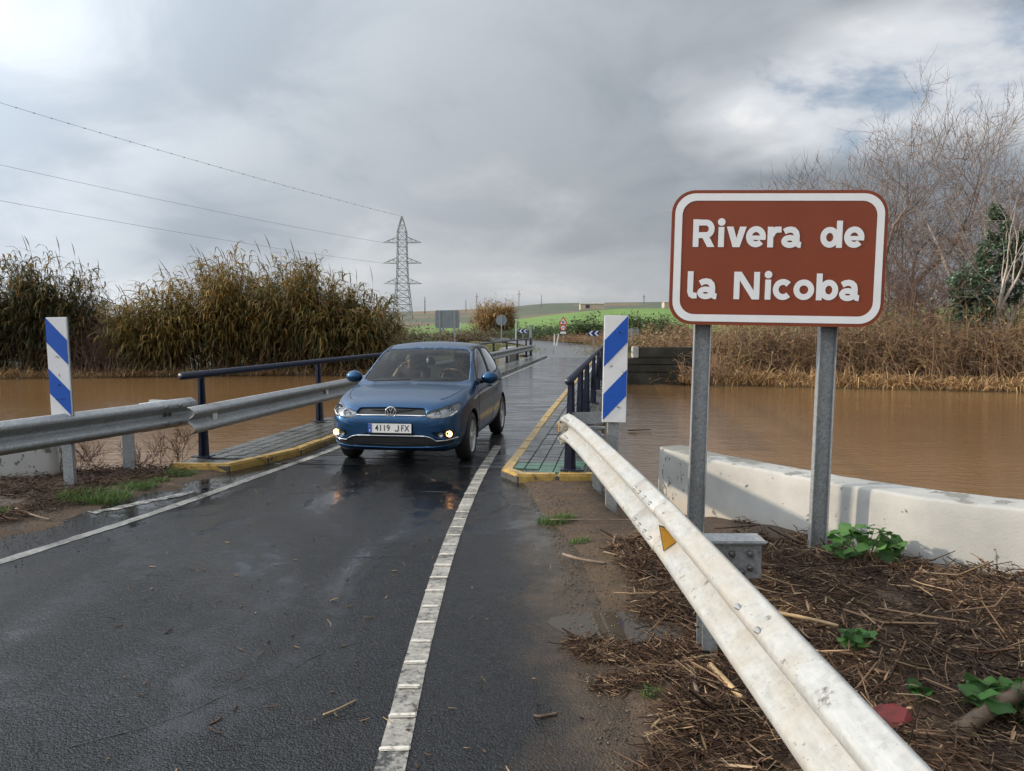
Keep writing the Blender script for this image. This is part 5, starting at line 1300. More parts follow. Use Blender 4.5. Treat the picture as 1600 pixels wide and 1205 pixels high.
def glass(name, tint, refl=1.0, rough=0.0):
    t = NT(name); n = t.n; n.remove(t.p)
    tr = t.node('ShaderNodeBsdfTransparent'); tr.inputs[0].default_value = (*tint, 1)
    gl_ = t.node('ShaderNodeBsdfGlossy'); gl_.inputs['Roughness'].default_value = rough; gl_.inputs['Color'].default_value = (.95, .97, 1, 1)
    fr = t.node('ShaderNodeFresnel'); fr.inputs['IOR'].default_value = 1.5
    ms = t.node('ShaderNodeMixShader'); t.l.new(t.math('MULTIPLY', fr.outputs[0], refl, clamp=True), ms.inputs[0]); t.l.new(tr.outputs[0], ms.inputs[1]); t.l.new(gl_.outputs[0], ms.inputs[2]); t.l.new(ms.outputs[0], t.out.inputs['Surface']); return t.m
glass('windscreen_glass', (.66, .74, .73), .55); glass('side_glass', (.50, .58, .56), 1.6); glass('lamp_glass', (.92, .94, .95), .9)
t = NT('fog_lamp_lit'); t.set(Base_Color=(.9, .8, .6), Roughness=.2); t.p.inputs['Emission Color'].default_value = (1.0, .46, .17, 1); t.p.inputs['Emission Strength'].default_value = 3.2

car = empty('car', (-1.42, 8.90, 0), BRZ)
def tab(pts): return lambda u: interp(u, pts)
f_zb = tab([(0, .30), (.03, .245), (.09, .205), (.3, .185), (3.5, .20), (3.8, .25), (3.97, .36)])
f_w = tab([(0, .50), (.03, .62), (.09, .705), (.2, .77), (.4, .815), (.65, .835), (1.0, .843), (2.8, .843), (3.2, .832), (3.5, .805), (3.75, .76), (3.9, .69), (3.97, .58)])
f_zc = tab([(0, .58), (.03, .655), (.09, .735), (.2, .795), (.4, .853), (.65, .897), (.9, .925), (1.05, .942), (1.3, 1.092), (1.55, 1.242), (1.85, 1.392), (2.1, 1.445), (2.4, 1.464), (2.8, 1.452), (3.2, 1.408), (3.42, 1.362), (3.6, 1.20), (3.75, 1.03), (3.85, .92), (3.92, .82), (3.97, .62)])
f_z5 = tab([(0, .50), (.03, .55), (.09, .60), (.2, .65), (.4, .715), (.65, .77), (1.0, .815), (2, .845), (3.2, .875), (3.6, .865), (3.8, .80), (3.97, .55)])
f_z6 = tab([(0, .54), (.03, .60), (.09, .665), (.2, .725), (.4, .795), (.65, .85), (.9, .878), (1.1, .902), (1.3, .925), (1.85, .955), (2.8, .985), (3.3, 1.0), (3.6, .985), (3.75, .92), (3.9, .74), (3.97, .58)])
f_w6 = tab([(0, .93), (.4, .925), (1.0, .925), (1.3, .94), (2.8, .94), (3.4, .93), (3.97, .93)])
f_w8 = tab([(0, .36), (.09, .50), (.2, .56), (.4, .60), (.65, .635), (.9, .70), (1.05, .745), (1.3, .712), (1.55, .678), (1.85, .632), (2.3, .615), (2.8, .602), (3.2, .585), (3.42, .57), (3.6, .56), (3.75, .58), (3.9, .48), (3.97, .40)])
f_d8 = tab([(0, .01), (.2, .018), (.4, .022), (.9, .024), (1.05, .03), (1.3, .052), (1.55, .05), (1.85, .045), (2.3, .048), (2.8, .048), (3.2, .05), (3.42, .055), (3.6, .05), (3.75, .03), (3.97, .01)])
US = [0, .03, .09, .2, .4, .65, .9, 1.05, 1.3, 1.55, 1.85, 2.1, 2.4, 2.8, 3.2, 3.42, 3.6, 3.75, 3.85, 3.92, 3.97]
def section(u):
    w, zb, zc, z5, z6, w6, w8, d8 = f_w(u), f_zb(u), f_zc(u), f_z5(u), f_z6(u), f_w(u) * f_w6(u), f_w8(u), f_d8(u); z8 = zc - d8
    zl = zb + (z5 - zb) * .12; zm = zb + (z5 - zb) * .45
    return [(0, zb), (w * .82, zb), (w * .965, zl), (w, zm), (w * .997, zb + (z5 - zb) * .8), (w * .985, z5), (w6, z6), ((w6 + w8) / 2 + (.018 if u > 1.1 else .006), (z6 + z8) / 2 + (.006 if u > 1.1 else .008)), (w8, z8), (w8 * .55, zc - d8 * .28), (0, zc)]
bm = bmesh.new(); cr = bm.edges.layers.float.new('crease_edge'); ring = []
for u in US:
    h = section(u); row = [(x, u, z) for x, z in h] + [(-x, u, z) for x, z in reversed(h[1:-1])]; ring.append([bm.verts.new(p) for p in row])
K = len(ring[0])
for a, b in zip(ring, ring[1:]):
    for k in range(K): bm.faces.new((a[k], a[(k + 1) % K], b[(k + 1) % K], b[k]))
bm.faces.new(ring[0]); bm.faces.new(list(reversed(ring[-1])))
bm.edges.ensure_lookup_table()
for i in range(len(US) - 1):
    for k, c in ((1, .5), (5, .62), (6, .45), (8, .66)):
        for kk in {k, K - k}:
            e = bm.edges.get((ring[i][kk], ring[i + 1][kk]))
            if e: e[cr] = c if not (k == 6 and US[i] < .9) else .2
# windscreen base and rear edge
for u, c in ((1.05, .55), (3.42, .5)):
    i = US.index(u)
    for k in range(8, 12):
        e = bm.edges.get((ring[i][k], ring[i][k + 1])); 
        if e: e[cr] = c
bmesh.ops.recalc_face_normals(bm, faces=bm.faces)
cage = bpy.data.meshes.new('cage'); bm.to_mesh(cage); bm.free()
tmp = bpy.data.objects.new('cage', cage); COL.objects.link(tmp); sb = tmp.modifiers.new('s', 'SUBSURF'); sb.levels = 2; sb.render_levels = 2
bpy.context.view_layer.update(); dg = bpy.context.evaluated_depsgraph_get(); shell = bpy.data.meshes.new_from_object(tmp.evaluated_get(dg)); bpy.data.objects.remove(tmp)
BM = bmesh.new(); BM.from_mesh(shell)

AX = {'front': (0, 2, 1), 'side': (1, 2, 0), 'top': (0, 1, 2)}     # (a, b, projection axis)
def inside(poly, x, y):
    c = False; n = len(poly)
    for i in range(n):
        (x1, y1), (x2, y2) = poly[i], poly[i - 1]
        if (y1 > y) != (y2 > y) and x < (x2 - x1) * (y - y1) / (y2 - y1) + x1: c = not c
    return c
def cut(poly, view, ok, keep=False):
    """cut an outline out of the body shell along a view axis; the cut-out comes back as its own mesh"""
    ia, ib, ip = AX[view]; n = len(poly)
    bx0, bx1 = min(p[0] for p in poly) - 1e-4, max(p[0] for p in poly) + 1e-4; by0, by1 = min(p[1] for p in poly) - 1e-4, max(p[1] for p in poly) + 1e-4
    def hit(f, lx, hx, ly, hy):
        co = [v.co for v in f.verts]
        return not (max(c[ia] for c in co) < lx or min(c[ia] for c in co) > hx or max(c[ib] for c in co) < ly or min(c[ib] for c in co) > hy)
    cand = {f for f in BM.faces if hit(f, bx0, bx1, by0, by1) and ok(f.calc_center_median())}
    for i in range(n):
        (x1, y1), (x2, y2) = poly[i], poly[(i + 1) % n]; lx, hx, ly, hy = min(x1, x2) - 1e-4, max(x1, x2) + 1e-4, min(y1, y2) - 1e-4, max(y1, y2) + 1e-4
        fs = [f for f in cand if hit(f, lx, hx, ly, hy)]
        if not fs: continue
        co, no = [0, 0, 0], [0, 0, 0]; co[ia], co[ib] = x1, y1; no[ia], no[ib] = y2 - y1, -(x2 - x1)
        ge = set(fs) | {e for f in fs for e in f.edges} | {v for f in fs for v in f.verts}
        ret = bmesh.ops.bisect_plane(BM, geom=list(ge), dist=1e-6, plane_co=co, plane_no=no)
        cand = {f for f in cand if f.is_valid} | {g for g in ret['geom'] if isinstance(g, bmesh.types.BMFace)}
    sel = [f for f in cand if (lambda c: ok(c) and inside(poly, c[ia], c[ib]))(f.calc_center_median())]
    idx, V, F = {}, [], []
    for f in sel:
        for v in f.verts:
            if v not in idx: idx[v] = len(V); V.append((v.co.copy(), v.normal.copy()))
        F.append([idx[v] for v in f.verts])
    if not keep: bmesh.ops.delete(BM, geom=sel, context='FACES')
    return V, F
BM.normal_update()
def patch(name, VF, mat, off=0.0, push=(0, 0, 0), parent=None, thick=0.0, smooth=True):
    V, F = VF
    if not F: print('EMPTY PATCH', name); return None
    me = bpy.data.meshes.new(name); me.from_pydata([tuple(c + n * off + Vector(push)) for c, n in V], [], F); o = link(name, me, MATS[mat], parent or car, smooth)
    if thick: md = o.modifiers.new('t', 'SOLIDIFY'); md.thickness = thick; md.offset = -1
    return o
def probe(VF, x, z): return min(VF[0], key=lambda q: (q[0].x - x) ** 2 + (q[0].z - z) ** 2)[0].y
mirx = lambda P: [(-x, y) for x, y in P][::-1]
def rnd(poly, it=2):
    """round the corners of an outline"""
    for _ in range(it):
        q = []
        for i in range(len(poly)):
            a, b = poly[i], poly[(i + 1) % len(poly)]; q += [(a[0] * .85 + b[0] * .15, a[1] * .85 + b[1] * .15), (a[0] * .15 + b[0] * .85, a[1] * .15 + b[1] * .85)]
        poly = q
    return poly
isfront = lambda c: c.y < 1.0
# windscreen, rear window and side windows (openings with glass set in them)
ws = rnd([(-.705, .955), (0, .962), (.705, .955), (.665, 1.15), (.598, 1.345), (.35, 1.366), (0, 1.372), (-.35, 1.366), (-.598, 1.345), (-.665, 1.15)], 1)
def band(poly, k):
    """outline shrunk towards its centre by k metres"""
    cx_ = sum(p[0] for p in poly) / len(poly); cy_ = sum(p[1] for p in poly) / len(poly); o = []
    for x, y in poly:
        d = math.hypot(x - cx_, y - cy_); o.append((cx_ + (x - cx_) * (d - k) / d, cy_ + (y - cy_) * (d - k) / d))
    return o
okw = lambda c: 1.0 < c.y < 2.0 and c.z > .935
VF = cut(ws, 'front', okw); patch('windscreen', VF, 'windscreen_glass', -.004)
rw = rnd([(-.56, 1.045), (.56, 1.045), (.50, 1.315), (0, 1.335), (-.50, 1.315)], 1)
VF = cut(rw, 'front', lambda c: c.y > 3.3 and c.z > 1.0); patch('rear_window', VF, 'windscreen_glass', -.004)
fw = rnd([(1.36, .965), (2.24, .995), (2.25, 1.372), (2.0, 1.366), (1.72, 1.235)], 1)
rwn = rnd([(2.36, 1.0), (3.12, 1.03), (3.30, 1.10), (3.16, 1.25), (2.95, 1.345), (2.37, 1.373)], 1)
for sg_ in (1, -1):
    oks = lambda c, s_=sg_: c.x * s_ > .45 and c.z > .9
    for nm, pl_ in (('front_side_window', fw), ('rear_side_window', rwn)):
        VF = cut(pl_, 'side', oks); g_ = patch(nm, VF, 'side_glass', -.006)
    # dark weather strips around the openings, one frame per side
    fr_ = rnd([(1.30, .948), (2.30, .978), (3.14, 1.008), (3.36, 1.10), (3.19, 1.272), (2.96, 1.368), (2.30, 1.396), (1.98, 1.388), (1.69, 1.25)], 1)
    VF = cut(fr_, 'side', oks); patch('window_surround', VF, 'dark_plastic', .001, thick=.012)
# front end
hl = rnd([(.405, .625), (.445, .680), (.60, .722), (.735, .768), (.772, .752), (.775, .665), (.70, .612), (.50, .588)], 2)
for sg_, P in ((1, hl), (-1, mirx(hl))):
    ok_ = lambda c, s_=sg_: c.y < .8 and c.x * s_ > .3
    VF = cut(P, 'front', ok_)
    hb = patch('headlight', VF, 'lamp_silver', 0, (0, .045, 0)); patch('lens', VF, 'lamp_glass', .001, parent=hb)
    for (x, z, r_) in ((.675, .692, .050), (.550, .650, .038)):
        yb = probe(VF, sg_ * x, z) + .028
        m = MB(); m.lathe([(0, .004), (.012, r_ * .5), (-.01, r_), (-.02, r_ * 1.12)], 20, 'y', (sg_ * x, yb, z)); m.build('reflector_bowl', MATS['chrome'], hb, True)
    m = MB(); m.tube([(sg_ * x, probe(VF, sg_ * x, z) + .008, z) for x, z in ((.435, .640), (.52, .612), (.62, .612), (.70, .632), (.752, .672))], .009, 6); m.build('light_strip', MATS['plate_white'], hb, True)
g_up = [(-.425, .640), (.425, .640), (.405, .700), (.38, .716), (0, .724), (-.38, .716), (-.405, .700)]
VF = cut(g_up, 'front', isfront); gr_ = patch('upper_grille', VF, 'dark_plastic', 0, (0, .030, 0))
for z in (.664, .690):
    m = MB(); m.tube([(x, f_u, z) for x, f_u in ((-.40, .125), (-.2, .078), (0, .066), (.2, .078), (.40, .125))], .006, 6); m.build('grille_bar', MATS['dark_plastic'], gr_, True)
VF = cut([(-.430, .627), (.430, .627), (.426, .639), (-.426, .639)], 'front', isfront); patch('chrome_strip', VF, 'chrome', .004, thick=.008)
fog = rnd([(.515, .395), (.54, .438), (.68, .452), (.735, .440), (.738, .405), (.66, .385), (.56, .380)], 1)
for P in (fog, mirx(fog)):
    s_ = 1 if P is fog else -1; VF = cut(P, 'front', lambda c: c.y < .7 and c.x * s_ > .3); hb = patch('fog_lamp', VF, 'dark_plastic', 0, (0, .025, 0))
    m = MB(); m.lathe([(.014, .001), (.010, .022), (0, .034), (-.012, .038)], 18, 'y', (s_ * .685, probe(VF, s_ * .685, .42) + .006, .420)); m.build('lit_bulb', MATS['fog_lamp_lit'], hb, True)
    m = MB(); m.lathe([(.012, .001), (.006, .022), (-.006, .029)], 16, 'y', (s_ * .595, probe(VF, s_ * .595, .412) + .008, .412)); m.build('daylight_lamp', MATS['lamp_silver'], hb, True)
low = [(-.74, .325), (-.66, .338), (-.545, .330), (-.47, .375), (-.40, .388), (.40, .388), (.47, .375), (.545, .330), (.66, .338), (.74, .325), (.70, .290), (.45, .262), (0, .252), (-.45, .262), (-.70, .290)]
VF = cut(low, 'front', isfront); lg = patch('lower_grille', VF, 'dark_plastic', 0, (0, .028, 0))
for z in (.29, .32, .35):
    m = MB(); m.tube([(x, y_, z) for x, y_ in ((-.44, .075), (-.25, .045), (0, .038), (.25, .045), (.44, .075))], .005, 6); m.build('grille_bar', MATS['dark_plastic'], lg, True)
up = [(-.76, .372), (-.66, .352), (-.545, .344), (-.47, .388), (-.40, .401), (.40, .401), (.47, .388), (.545, .344), (.66, .352), (.76, .372)]
lo = [(-.76, .360), (-.66, .340), (-.545, .332), (-.47, .376), (-.40, .389), (.40, .389), (.47, .376), (.545, .332), (.66, .340), (.76, .360)]
VF = cut(up + lo[::-1], 'front', lambda c: c.y < .7); patch('lower_chrome', VF, 'chrome', .005, thick=.01)
VF = cut([(-.30, .405), (.30, .405), (.30, .425), (-.30, .425)], 'front', isfront); patch('bumper_slot', VF, 'dark_plastic', 0, (0, .018, 0))
# bonnet shut lines, door shut lines
okt = lambda c: c.y < 1.12 and c.z > .6
for s_ in (1, -1):
    L = [(.735, 1.035), (.715, .85), (.68, .60), (.625, .40), (.56, .28)]; w_ = .0045
    P = [(x - w_, y) for x, y in L] + [(x + w_, y) for x, y in L[::-1]]
    VF = cut(P if s_ > 0 else mirx(P), 'top', okt); patch('bonnet_seam', VF, 'black_rubber', -.004)
    for L in ([(1.20, .93), (1.19, .62), (1.24, .30)], [(2.30, .975), (2.31, .6), (2.30, .28)], [(3.22, .99), (3.20, .86), (3.02, .68), (2.93, .52)]):
        P = [(u - .004, z) for u, z in L] + [(u + .004, z) for u, z in L[::-1]]; VF = cut(P, 'side', lambda c, q=s_: c.x * q > .5); patch('door_seam', VF, 'black_rubber', -.004)
    VF = cut([(1.24, .262), (2.93, .272), (2.93, .280), (1.24, .270)], 'side', lambda c, q=s_: c.x * q > .5); patch('door_seam', VF, 'black_rubber', -.004)
# tail lamps, rear plate recess
tl = rnd([(.50, .80), (.50, .93), (.73, .945), (.76, .80)], 1); simple('tail_red', (.35, .01, .01), .2, var=.1)
for P in (tl, mirx(tl)): VF = cut(P, 'front', lambda c: c.y > 3.3); patch('tail_light', VF, 'tail_red', .002)
# wheel arches
for uc in (.81, 3.28):
    P = [(uc + .348 * math.cos(2 * math.pi * k / 36), .302 + .348 * math.sin(2 * math.pi * k / 36)) for k in range(36)]
    for s_ in (1, -1): cut(P, 'side', lambda c, q=s_: c.x * q > .45 and c.z < .8)
me = bpy.data.meshes.new('body'); BM.to_mesh(me); BM.free()
me.materials.append(MATS['car_paint']); me.materials.append(MATS['car_inner'])
body_o = link('body', me, None, car, True); md = body_o.modifiers.new('t', 'SOLIDIFY'); md.thickness = .022; md.offset = -1; md.material_offset = 1; md.material_offset_rim = 0
me.update()
# wheel wells and wheels
def wheel(s_, uc, steer):
    w = MB(); w.lathe([(-.19, .352), (-.19, .10), (-.188, .10)], 32, 'x', (0, 0, 0)); w.lathe([(.19, .350), (-.19, .352)], 32, 'x'); keep_ = [f for f in w.f if sum(w.v[i][2] for i in f) / len(f) > -.06]; w.f = keep_; w.mi = [0] * len(keep_); o = w.build('wheel_well', MATS['black_rubber'], car, True); o.location = (s_ * .64, uc, .302); o.rotation_euler = (0, 0, 0 if s_ > 0 else math.pi)
    r_ = empty('wheel'); r_.parent = car; r_.location = (s_ * .735, uc, .300); r_.rotation_euler = (0, 0, (0 if s_ > 0 else math.pi) + steer)
    m = MB(); m.lathe([(-.092, .19), (-.095, .255), (-.082, .288), (-.055, .300), (.055, .300), (.082, .288), (.095, .255), (.090, .205), (.080, .195)], 40, 'x'); m.build('tyre', MATS['tyre'], r_, True)
    m = MB(); m.lathe([(.082, .203), (.090, .196), (.078, .186), (.02, .180), (.01, .02)], 40, 'x')
    rim = m.build('rim', MATS['alloy'], r_, True)
    m = MB(); m.lathe([(.022, .176), (.024, .01)], 32, 'x'); m.build('brake_disc', MATS['dark_plastic'], r_)
    for k in range(10):
        a = 2 * math.pi * (k // 2) / 5 + (.16 if k % 2 else -.16); m = MB(); m.prism([(.045, -.020), (.186, -.016), (.186, .016), (.045, .020)], (0, math.cos(a), math.sin(a)), (0, -math.sin(a), math.cos(a)), (.016, 0, 0), (.058, 0, 0)); m.build('spoke', MATS['alloy'], r_)
    m = MB(); m.lathe([(.055, .055), (.080, .045), (.084, .001)], 20, 'x'); m.build('hub_cap', MATS['alloy'], r_, True)
for s_, uc in ((1, .81), (-1, .81), (1, 3.28), (-1, 3.28)): wheel(s_, uc, 0.0)
# badge
m = MB(); n = 36
for r1, r2, y0, y1 in ((.068, .056, 0, -.012),):
    pr = [(r1, 0), (r1, y1 * .7), (r1 - .004, y1), (r2 + .003, y1), (r2, y1 * .7), (r2, 0)]
    m.lathe([(y_ , r_) for r_, y_ in pr], n, 'y', (0, 0, 0))
bd = m.build('badge', MATS['chrome'], car, True); bd.location = (0, .030, .668)
m = MB(); m.lathe([(-.003, .001), (-.003, .058), (.002, .058)], n, 'y'); m.build('badge_field', MATS['dark_plastic'], bd)
def bar2(m, p, q, w, y0=-.010):
    p, q = Vector((p[0], 0, p[1])), Vector((q[0], 0, q[1])); d = (q - p).normalized(); s = Vector((-d.z, 0, d.x)) * w / 2; m.add([p - s + Vector((0, y0, 0)), p + s + Vector((0, y0, 0)), q + s + Vector((0, y0, 0)), q - s + Vector((0, y0, 0))] + [p - s, p + s, q + s, q - s], [(0, 1, 2, 3), (0, 4, 5, 1), (2, 6, 7, 3), (1, 5, 6, 2), (3, 7, 4, 0)])
m = MB()
for i, (p, q) in enumerate((((-.022, .053), (0, .010)), ((.022, .053), (0, .010)), ((-.047, .034), (-.020, -.050)), ((-.020, -.050), (0, -.008)), ((0, -.008), (.020, -.050)), ((.020, -.050), (.047, .034)))): bar2(m, p, q, .011, -.010 - .0004 * i)
m.build('badge_letters', MATS['chrome'], bd)
# number plate
pl_o = MB(); pl_o.box((0, 0, 0), (.53, .012, .118), bev=.003); plate = pl_o.build('number_plate', MATS['sign_black'], car); plate.location = (0, -.022, .487)
m = MB(); m.box((0, -.0075, 0), (.518, .004, .106)); m.build('plate_field', MATS['plate_white'], plate)
m = MB(); m.box((-.236, -.0105, 0), (.044, .003, .104)); m.build('euro_band', MATS['plate_blue'], plate)
def text_mesh(body, size, xs, bold, mat, parent, loc):
    cu = bpy.data.curves.new('txt', 'FONT'); cu.body = body; cu.size = size; cu.align_x = 'CENTER'; cu.align_y = 'CENTER'; cu.offset = bold; cu.extrude = .0006; cu.space_character = 1.12
    o = bpy.data.objects.new('txt', cu); COL.objects.link(o); bpy.context.view_layer.update(); me = bpy.data.meshes.new_from_object(o.evaluated_get(bpy.context.evaluated_depsgraph_get())); bpy.data.objects.remove(o)
    me.materials.clear(); o = link('lettering', me, MATS[mat], parent); o.rotation_euler = (math.pi / 2, 0, 0); o.scale = (xs, 1, 1); o.location = loc; return o
text_mesh('4119', .103, .80, .0012, 'sign_black', plate, (-.085, -.0105, -.002)); text_mesh('FX', .103, .80, .0012, 'sign_black', plate, (.185, -.0105, -.002))
m = MB(); jp = [(.018, .036), (.018, -.014)] + arc(-.002, -.014, .020, .0195, 0, -165, 8)[1:]; L_, R_ = stroke(jp, .0125)
m.add([(a.x, -.0008, a.y) for a in L_ + R_], [(i, i + 1, len(L_) + i + 1, len(L_) + i) for i in range(len(L_) - 1)]); o = m.build('lettering', MATS['sign_black'], plate); o.location = (.088, -.0105, 0); text_mesh('E', .034, .9, .0006, 'plate_white', plate, (-.236, -.0128, -.028))
m = MB()
for k in range(12): a = 2 * math.pi * k / 12; m.box((-.236 + .013 * math.cos(a), -.0122, .022 + .013 * math.sin(a)), (.0035, .001, .0035))
m.build('euro_stars', MATS['reflector_amber'], plate)
# mirrors, handles, wipers, aerial, interior
for s_ in (1, -1):
    m = MB(); m.lathe([(-.075, .001), (-.07, .045), (-.045, .078), (0, .088), (.03, .085), (.045, .07), (.045, .001)], 20, 'y'); m.v = [(x * 1.28, y, z * .92) for x, y, z in m.v]
    o = m.build('mirror', MATS['car_paint'], car, True); o.location = (s_ * .935, 1.43, .995); o.rotation_euler = (0, 0, s_ * .12)
    m = MB(); m.tube([(s_ * .80, 1.44, .945), (s_ * .86, 1.44, .955), (s_ * .90, 1.43, .965)], [.035, .028, .024], 8); m.build('mirror_arm', MATS['dark_plastic'], car, True)
    for u, z in ((2.14, .845), (3.02, .868)):
        m = MB(); m.box((s_ * .845, u, z), (.030, .19, .028), bev=.010); m.build('door_handle', MATS['car_paint'], car, True)
    for u0, x0, x1 in ((1.02, .05, .56), ):
        m = MB(); m.tube([(x0 + (0 if s_ > 0 else -.62), 1.06, .966), ((x0 + x1) / 2 + (0 if s_ > 0 else -.62), 1.075, .974), (x1 + (0 if s_ > 0 else -.62), 1.10, .984)], .007, 5); m.build('wiper', MATS['dark_plastic'], car)
m = MB(); m.tube([(0, 3.10, 1.415), (0, 3.22, 1.50), (0, 3.34, 1.60)], [.010, .004, .003], 6); m.build('aerial', MATS['dark_plastic'], car)
m = MB(); m.box((0, 1.44, .90), (1.30, .52, .14), bev=.05); m.build('dashboard', MATS['dark_plastic'], car, True)
m = MB(); m.box((0, 2.4, .27), (1.45, 2.6, .04)); m.build('floor_pan', MATS['car_inner'], car)
m = MB(); m.tube([(.36 + .18 * math.cos(a), 1.70 + .07 * math.sin(a), .96 + .165 * math.sin(a)) for a in np.linspace(0, 2 * math.pi, 25)], .016, 6); m.box((.36, 1.69, .95), (.30, .03, .05)); m.build('steering_wheel', MATS['dark_plastic'], car, True)
m = MB(); m.box((.02, 1.80, 1.315), (.22, .03, .06), bev=.012); m.build('rear_view_mirror', MATS['dark_plastic'], car)
for x in (-.36, .36):
    m = MB(); m.box((x, 2.42, .80), (.46, .14, .62), Matrix.Rotation(-.22, 3, 'X'), bev=.05); m.box((x, 2.17, .48), (.48, .52, .16), bev=.05); m.box((x, 2.53, 1.20), (.25, .09, .17), Matrix.Rotation(-.15, 3, 'X'), bev=.04); m.build('seat', MATS['seat_cloth'], car, True)
m = MB(); m.box((0, 3.22, .80), (1.20, .16, .55), Matrix.Rotation(-.25, 3, 'X'), bev=.05)
for x in (-.38, .38): m.box((x, 3.32, 1.12), (.24, .08, .14), bev=.03)
m.build('rear_seat', MATS['seat_cloth'], car, True)
m = MB(); m.tube([(.0, 1.79, 1.285), (.0, 1.80, 1.23)], .002, 4); m.tube([(0, 1.80, 1.24), (0, 1.80, 1.21), (0, 1.80, 1.17)], [.008, .022, .012], 8); m.build('hanging_charm', MATS['plate_white'], car)
tag(car, 'wet blue five door hatchback with lit fog lamps driving off the bridge', 'car')

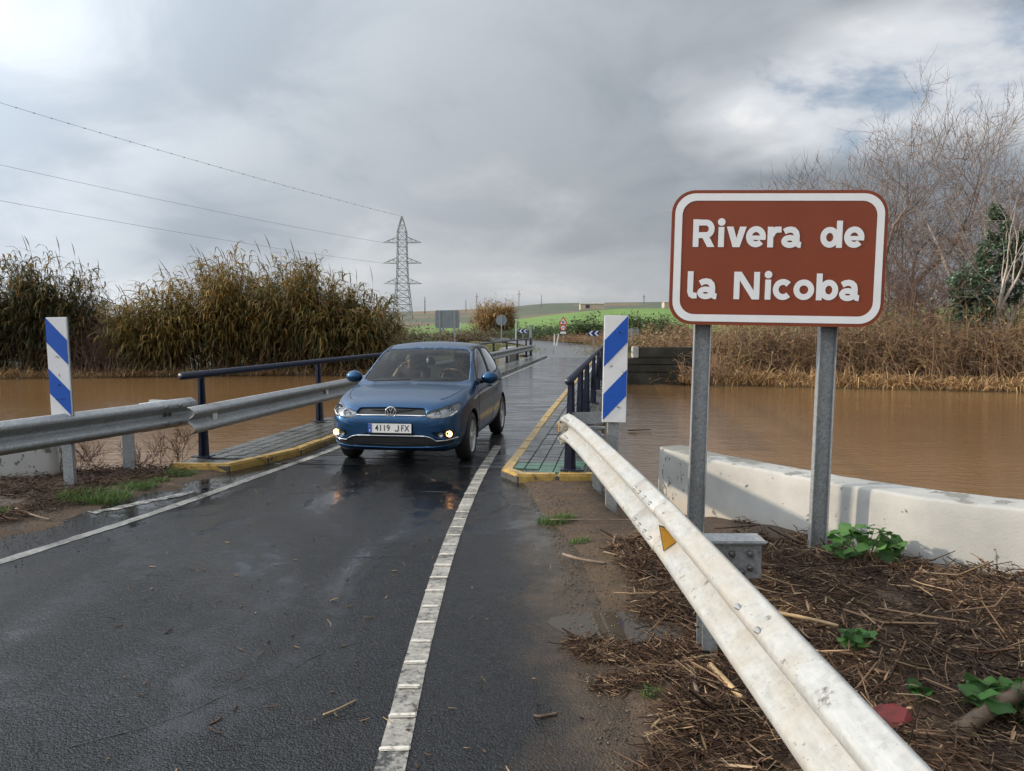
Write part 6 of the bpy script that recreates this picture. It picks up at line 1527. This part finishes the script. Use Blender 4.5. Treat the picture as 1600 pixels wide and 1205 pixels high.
# ------------------------------------------------------------------ driver and passenger
simple('skin', (.42, .25, .17), .5, var=.08); simple('dark_shirt', (.03, .034, .042), .85, var=.2, scale=20); simple('mauve_shirt', (.09, .05, .065), .85, var=.25, scale=16); simple('hair_dark', (.02, .016, .013), .6, var=.3, scale=60); simple('hair_grey', (.17, .15, .13), .65, var=.3, scale=60)
def person(name, x, arm_l, arm_r, shirt, hair, label, hair_kind, tilt=0.0):
    """seated figure in car coordinates; arms are lists of joints shoulder, elbow, wrist, knuckle"""
    V, E, Rd = [], [], []
    def node(p, r_, par=None):
        V.append(p); Rd.append(r_); i = len(V) - 1
        if par is not None: E.append((par, i))
        return i
    pel = node((x, 2.24, .62), (.15, .12)); wst = node((x, 2.29, .76), (.145, .10), pel); ch = node((x, 2.30, .92), (.165, .105), wst); sh = node((x, 2.29, 1.02), (.10, .075), ch)
    nk = node((x, 2.27, 1.085), (.052, .055), sh); jaw = node((x + tilt * .3, 2.245, 1.135), (.058, .072), nk); hd = node((x + tilt * .6, 2.245, 1.195), (.074, .092), jaw); tp = node((x + tilt, 2.255, 1.245), (.055, .065), hd)
    for s_ in (-1, 1):
        hp = node((x + s_ * .09, 2.10, .60), (.085, .085), pel); kn = node((x + s_ * .13, 1.80, .62), (.06, .06), hp); an = node((x + s_ * .12, 1.55, .36), (.042, .042), kn); node((x + s_ * .12, 1.45, .33), (.035, .035), an)
    hands = []
    for s_, A in ((-1, arm_r), (1, arm_l)):
        s0 = node((x + s_ * .175, 2.29, 1.00), (.062, .062), sh); e0 = node(A[0], (.045, .045), s0); w0 = node(A[1], (.028, .030), e0); p0 = node(A[2], (.036, .022), w0); hands.append(Vector(A[1]))
        wv, pv = Vector(A[1]), Vector(A[2]); d = (pv - wv).normalized(); sd = Vector(A[3]).normalized(); nrm_ = d.cross(sd).normalized()
        for k, (o_, L) in enumerate(((-.033, .062), (-.011, .075), (.011, .072), (.033, .056))):
            b = pv + sd * o_ + d * .02; a1 = node(tuple(b), (.0095, .0095), p0); a2 = node(tuple(b + d * L * .55 + nrm_ * .010), (.0088, .0088), a1); node(tuple(b + d * L * .8 + nrm_ * .036), (.008, .008), a2)
        th = node(tuple(wv + d * .03 + sd * .036), (.012, .012), w0); node(tuple(wv + d * .07 + sd * .056 + nrm_ * .015), (.009, .009), th)
    me = bpy.data.meshes.new('person'); me.from_pydata(V, E, []); o = bpy.data.objects.new('person', me); COL.objects.link(o)
    sk = o.modifiers.new('skin', 'SKIN'); sk.branch_smoothing = .4
    for i, d in enumerate(me.skin_vertices[0].data): d.radius = Rd[i]; d.use_root = (i == 0)
    o.modifiers.new('s', 'SUBSURF').levels = 2; o.modifiers['s'].render_levels = 2
    bpy.context.view_layer.update(); m2 = bpy.data.meshes.new_from_object(o.evaluated_get(bpy.context.evaluated_depsgraph_get())); bpy.data.objects.remove(o)
    hx = x + tilt * .6
    for v_ in m2.vertices:      # nose, brow, eye sockets, chin
        c = v_.co
        if c.z > 1.10 and c.y < 2.23:
            dx, dz = c.x - hx, c.z - 1.178
            c.y -= .022 * math.exp(-(dx / .014) ** 2 - (dz / .022) ** 2); c.y += .010 * (math.exp(-((abs(dx) - .031) / .015) ** 2 - ((c.z - 1.200) / .012) ** 2)); c.y -= .007 * math.exp(-(dx / .03) ** 2 - ((c.z - 1.118) / .014) ** 2)
    m2.materials.clear(); m2.materials.append(MATS['skin']); m2.materials.append(MATS[shirt])
    for p_ in m2.polygons:
        c = p_.center; p_.material_index = 0 if (c.z > 1.075 and abs(c.x - x) < .13) or any((c - h_).length < .125 for h_ in hands) else 1
    root = empty('person', car.matrix_world @ Vector((x, 2.24, .56))); root.rotation_euler = car.rotation_euler; off = Vector((x, 2.24, .56))
    for v_ in m2.vertices: v_.co -= off
    m2.name = 'body'; bo = link('body', m2, None, root, True)
    # hair cap, eyes, mouth, ears
    m = MB(); hc = Vector((hx + tilt * .2, 2.258, 1.205)) - off; rows = []
    for i in range(8):
        ph = (math.pi * .50 if hair_kind == 0 else math.pi * .62) * i / 7; rows.append([(hc.x + .081 * math.sin(ph) * math.cos(a), hc.y + .005 + .100 * math.sin(ph) * math.sin(a), hc.z + .078 * math.cos(ph) + (.016 * max(0, -math.sin(a)) * math.sin(ph) if hair_kind == 0 else .030 * max(0, -math.sin(a)) * math.sin(ph))) for a in np.linspace(0, 2 * math.pi, 20, endpoint=False)])
    m.add([p for r_ in rows for p in r_], [(i * 20 + k, i * 20 + (k + 1) % 20, (i + 1) * 20 + (k + 1) % 20, (i + 1) * 20 + k) for i in range(7) for k in range(20)]); m.build('hair', MATS[hair], root, True)
    for s_ in (-1, 1):
        m = MB(); m.lathe([(-.008, .001), (-.006, .007), (0, .010), (.006, .007)], 10, 'y', (hx + s_ * .031 - off.x, 2.163 - off.y, 1.200 - off.z)); m.build('eye', MATS['hair_dark'], root, True)
        m = MB(); m.tube([(hx + s_ * .076 - off.x, 2.255 - off.y, 1.215 - off.z), (hx + s_ * .088 - off.x, 2.262 - off.y, 1.195 - off.z), (hx + s_ * .078 - off.x, 2.252 - off.y, 1.165 - off.z)], [.006, .010, .005], 6); m.build('ear', MATS['skin'], root, True)
    m = MB(); m.tube([(hx - .024 - off.x, 2.172 - off.y, 1.143 - off.z), (hx - off.x, 2.160 - off.y, 1.141 - off.z), (hx + .024 - off.x, 2.172 - off.y, 1.143 - off.z)], [.002, .005, .002], 6); m.build('mouth', MATS['tail_red'], root, True)
    tag(root, label, 'person', 'people in the car'); return root
bpy.context.view_layer.update()
person('person', .36, [(.58, 2.10, .86), (.47, 1.80, 1.03), (.42, 1.73, 1.075), (-.9, 0, .3)], [(.14, 2.08, .84), (.22, 1.82, 1.00), (.27, 1.74, 1.04), (.9, 0, .3)], 'dark_shirt', 'hair_dark', 'driver in a dark top with both hands on the steering wheel', 0)
person('person', -.36, [(-.12, 2.08, .82), (-.24, 1.90, .80), (-.28, 1.84, .80), (0, 0, 1)], [(-.60, 2.10, .90), (-.50, 2.08, 1.06), (-.45, 2.10, 1.12), (-.5, -.8, 0)], 'mauve_shirt', 'hair_grey', 'passenger in a mauve top with one hand raised to the face', 1, tilt=.01)
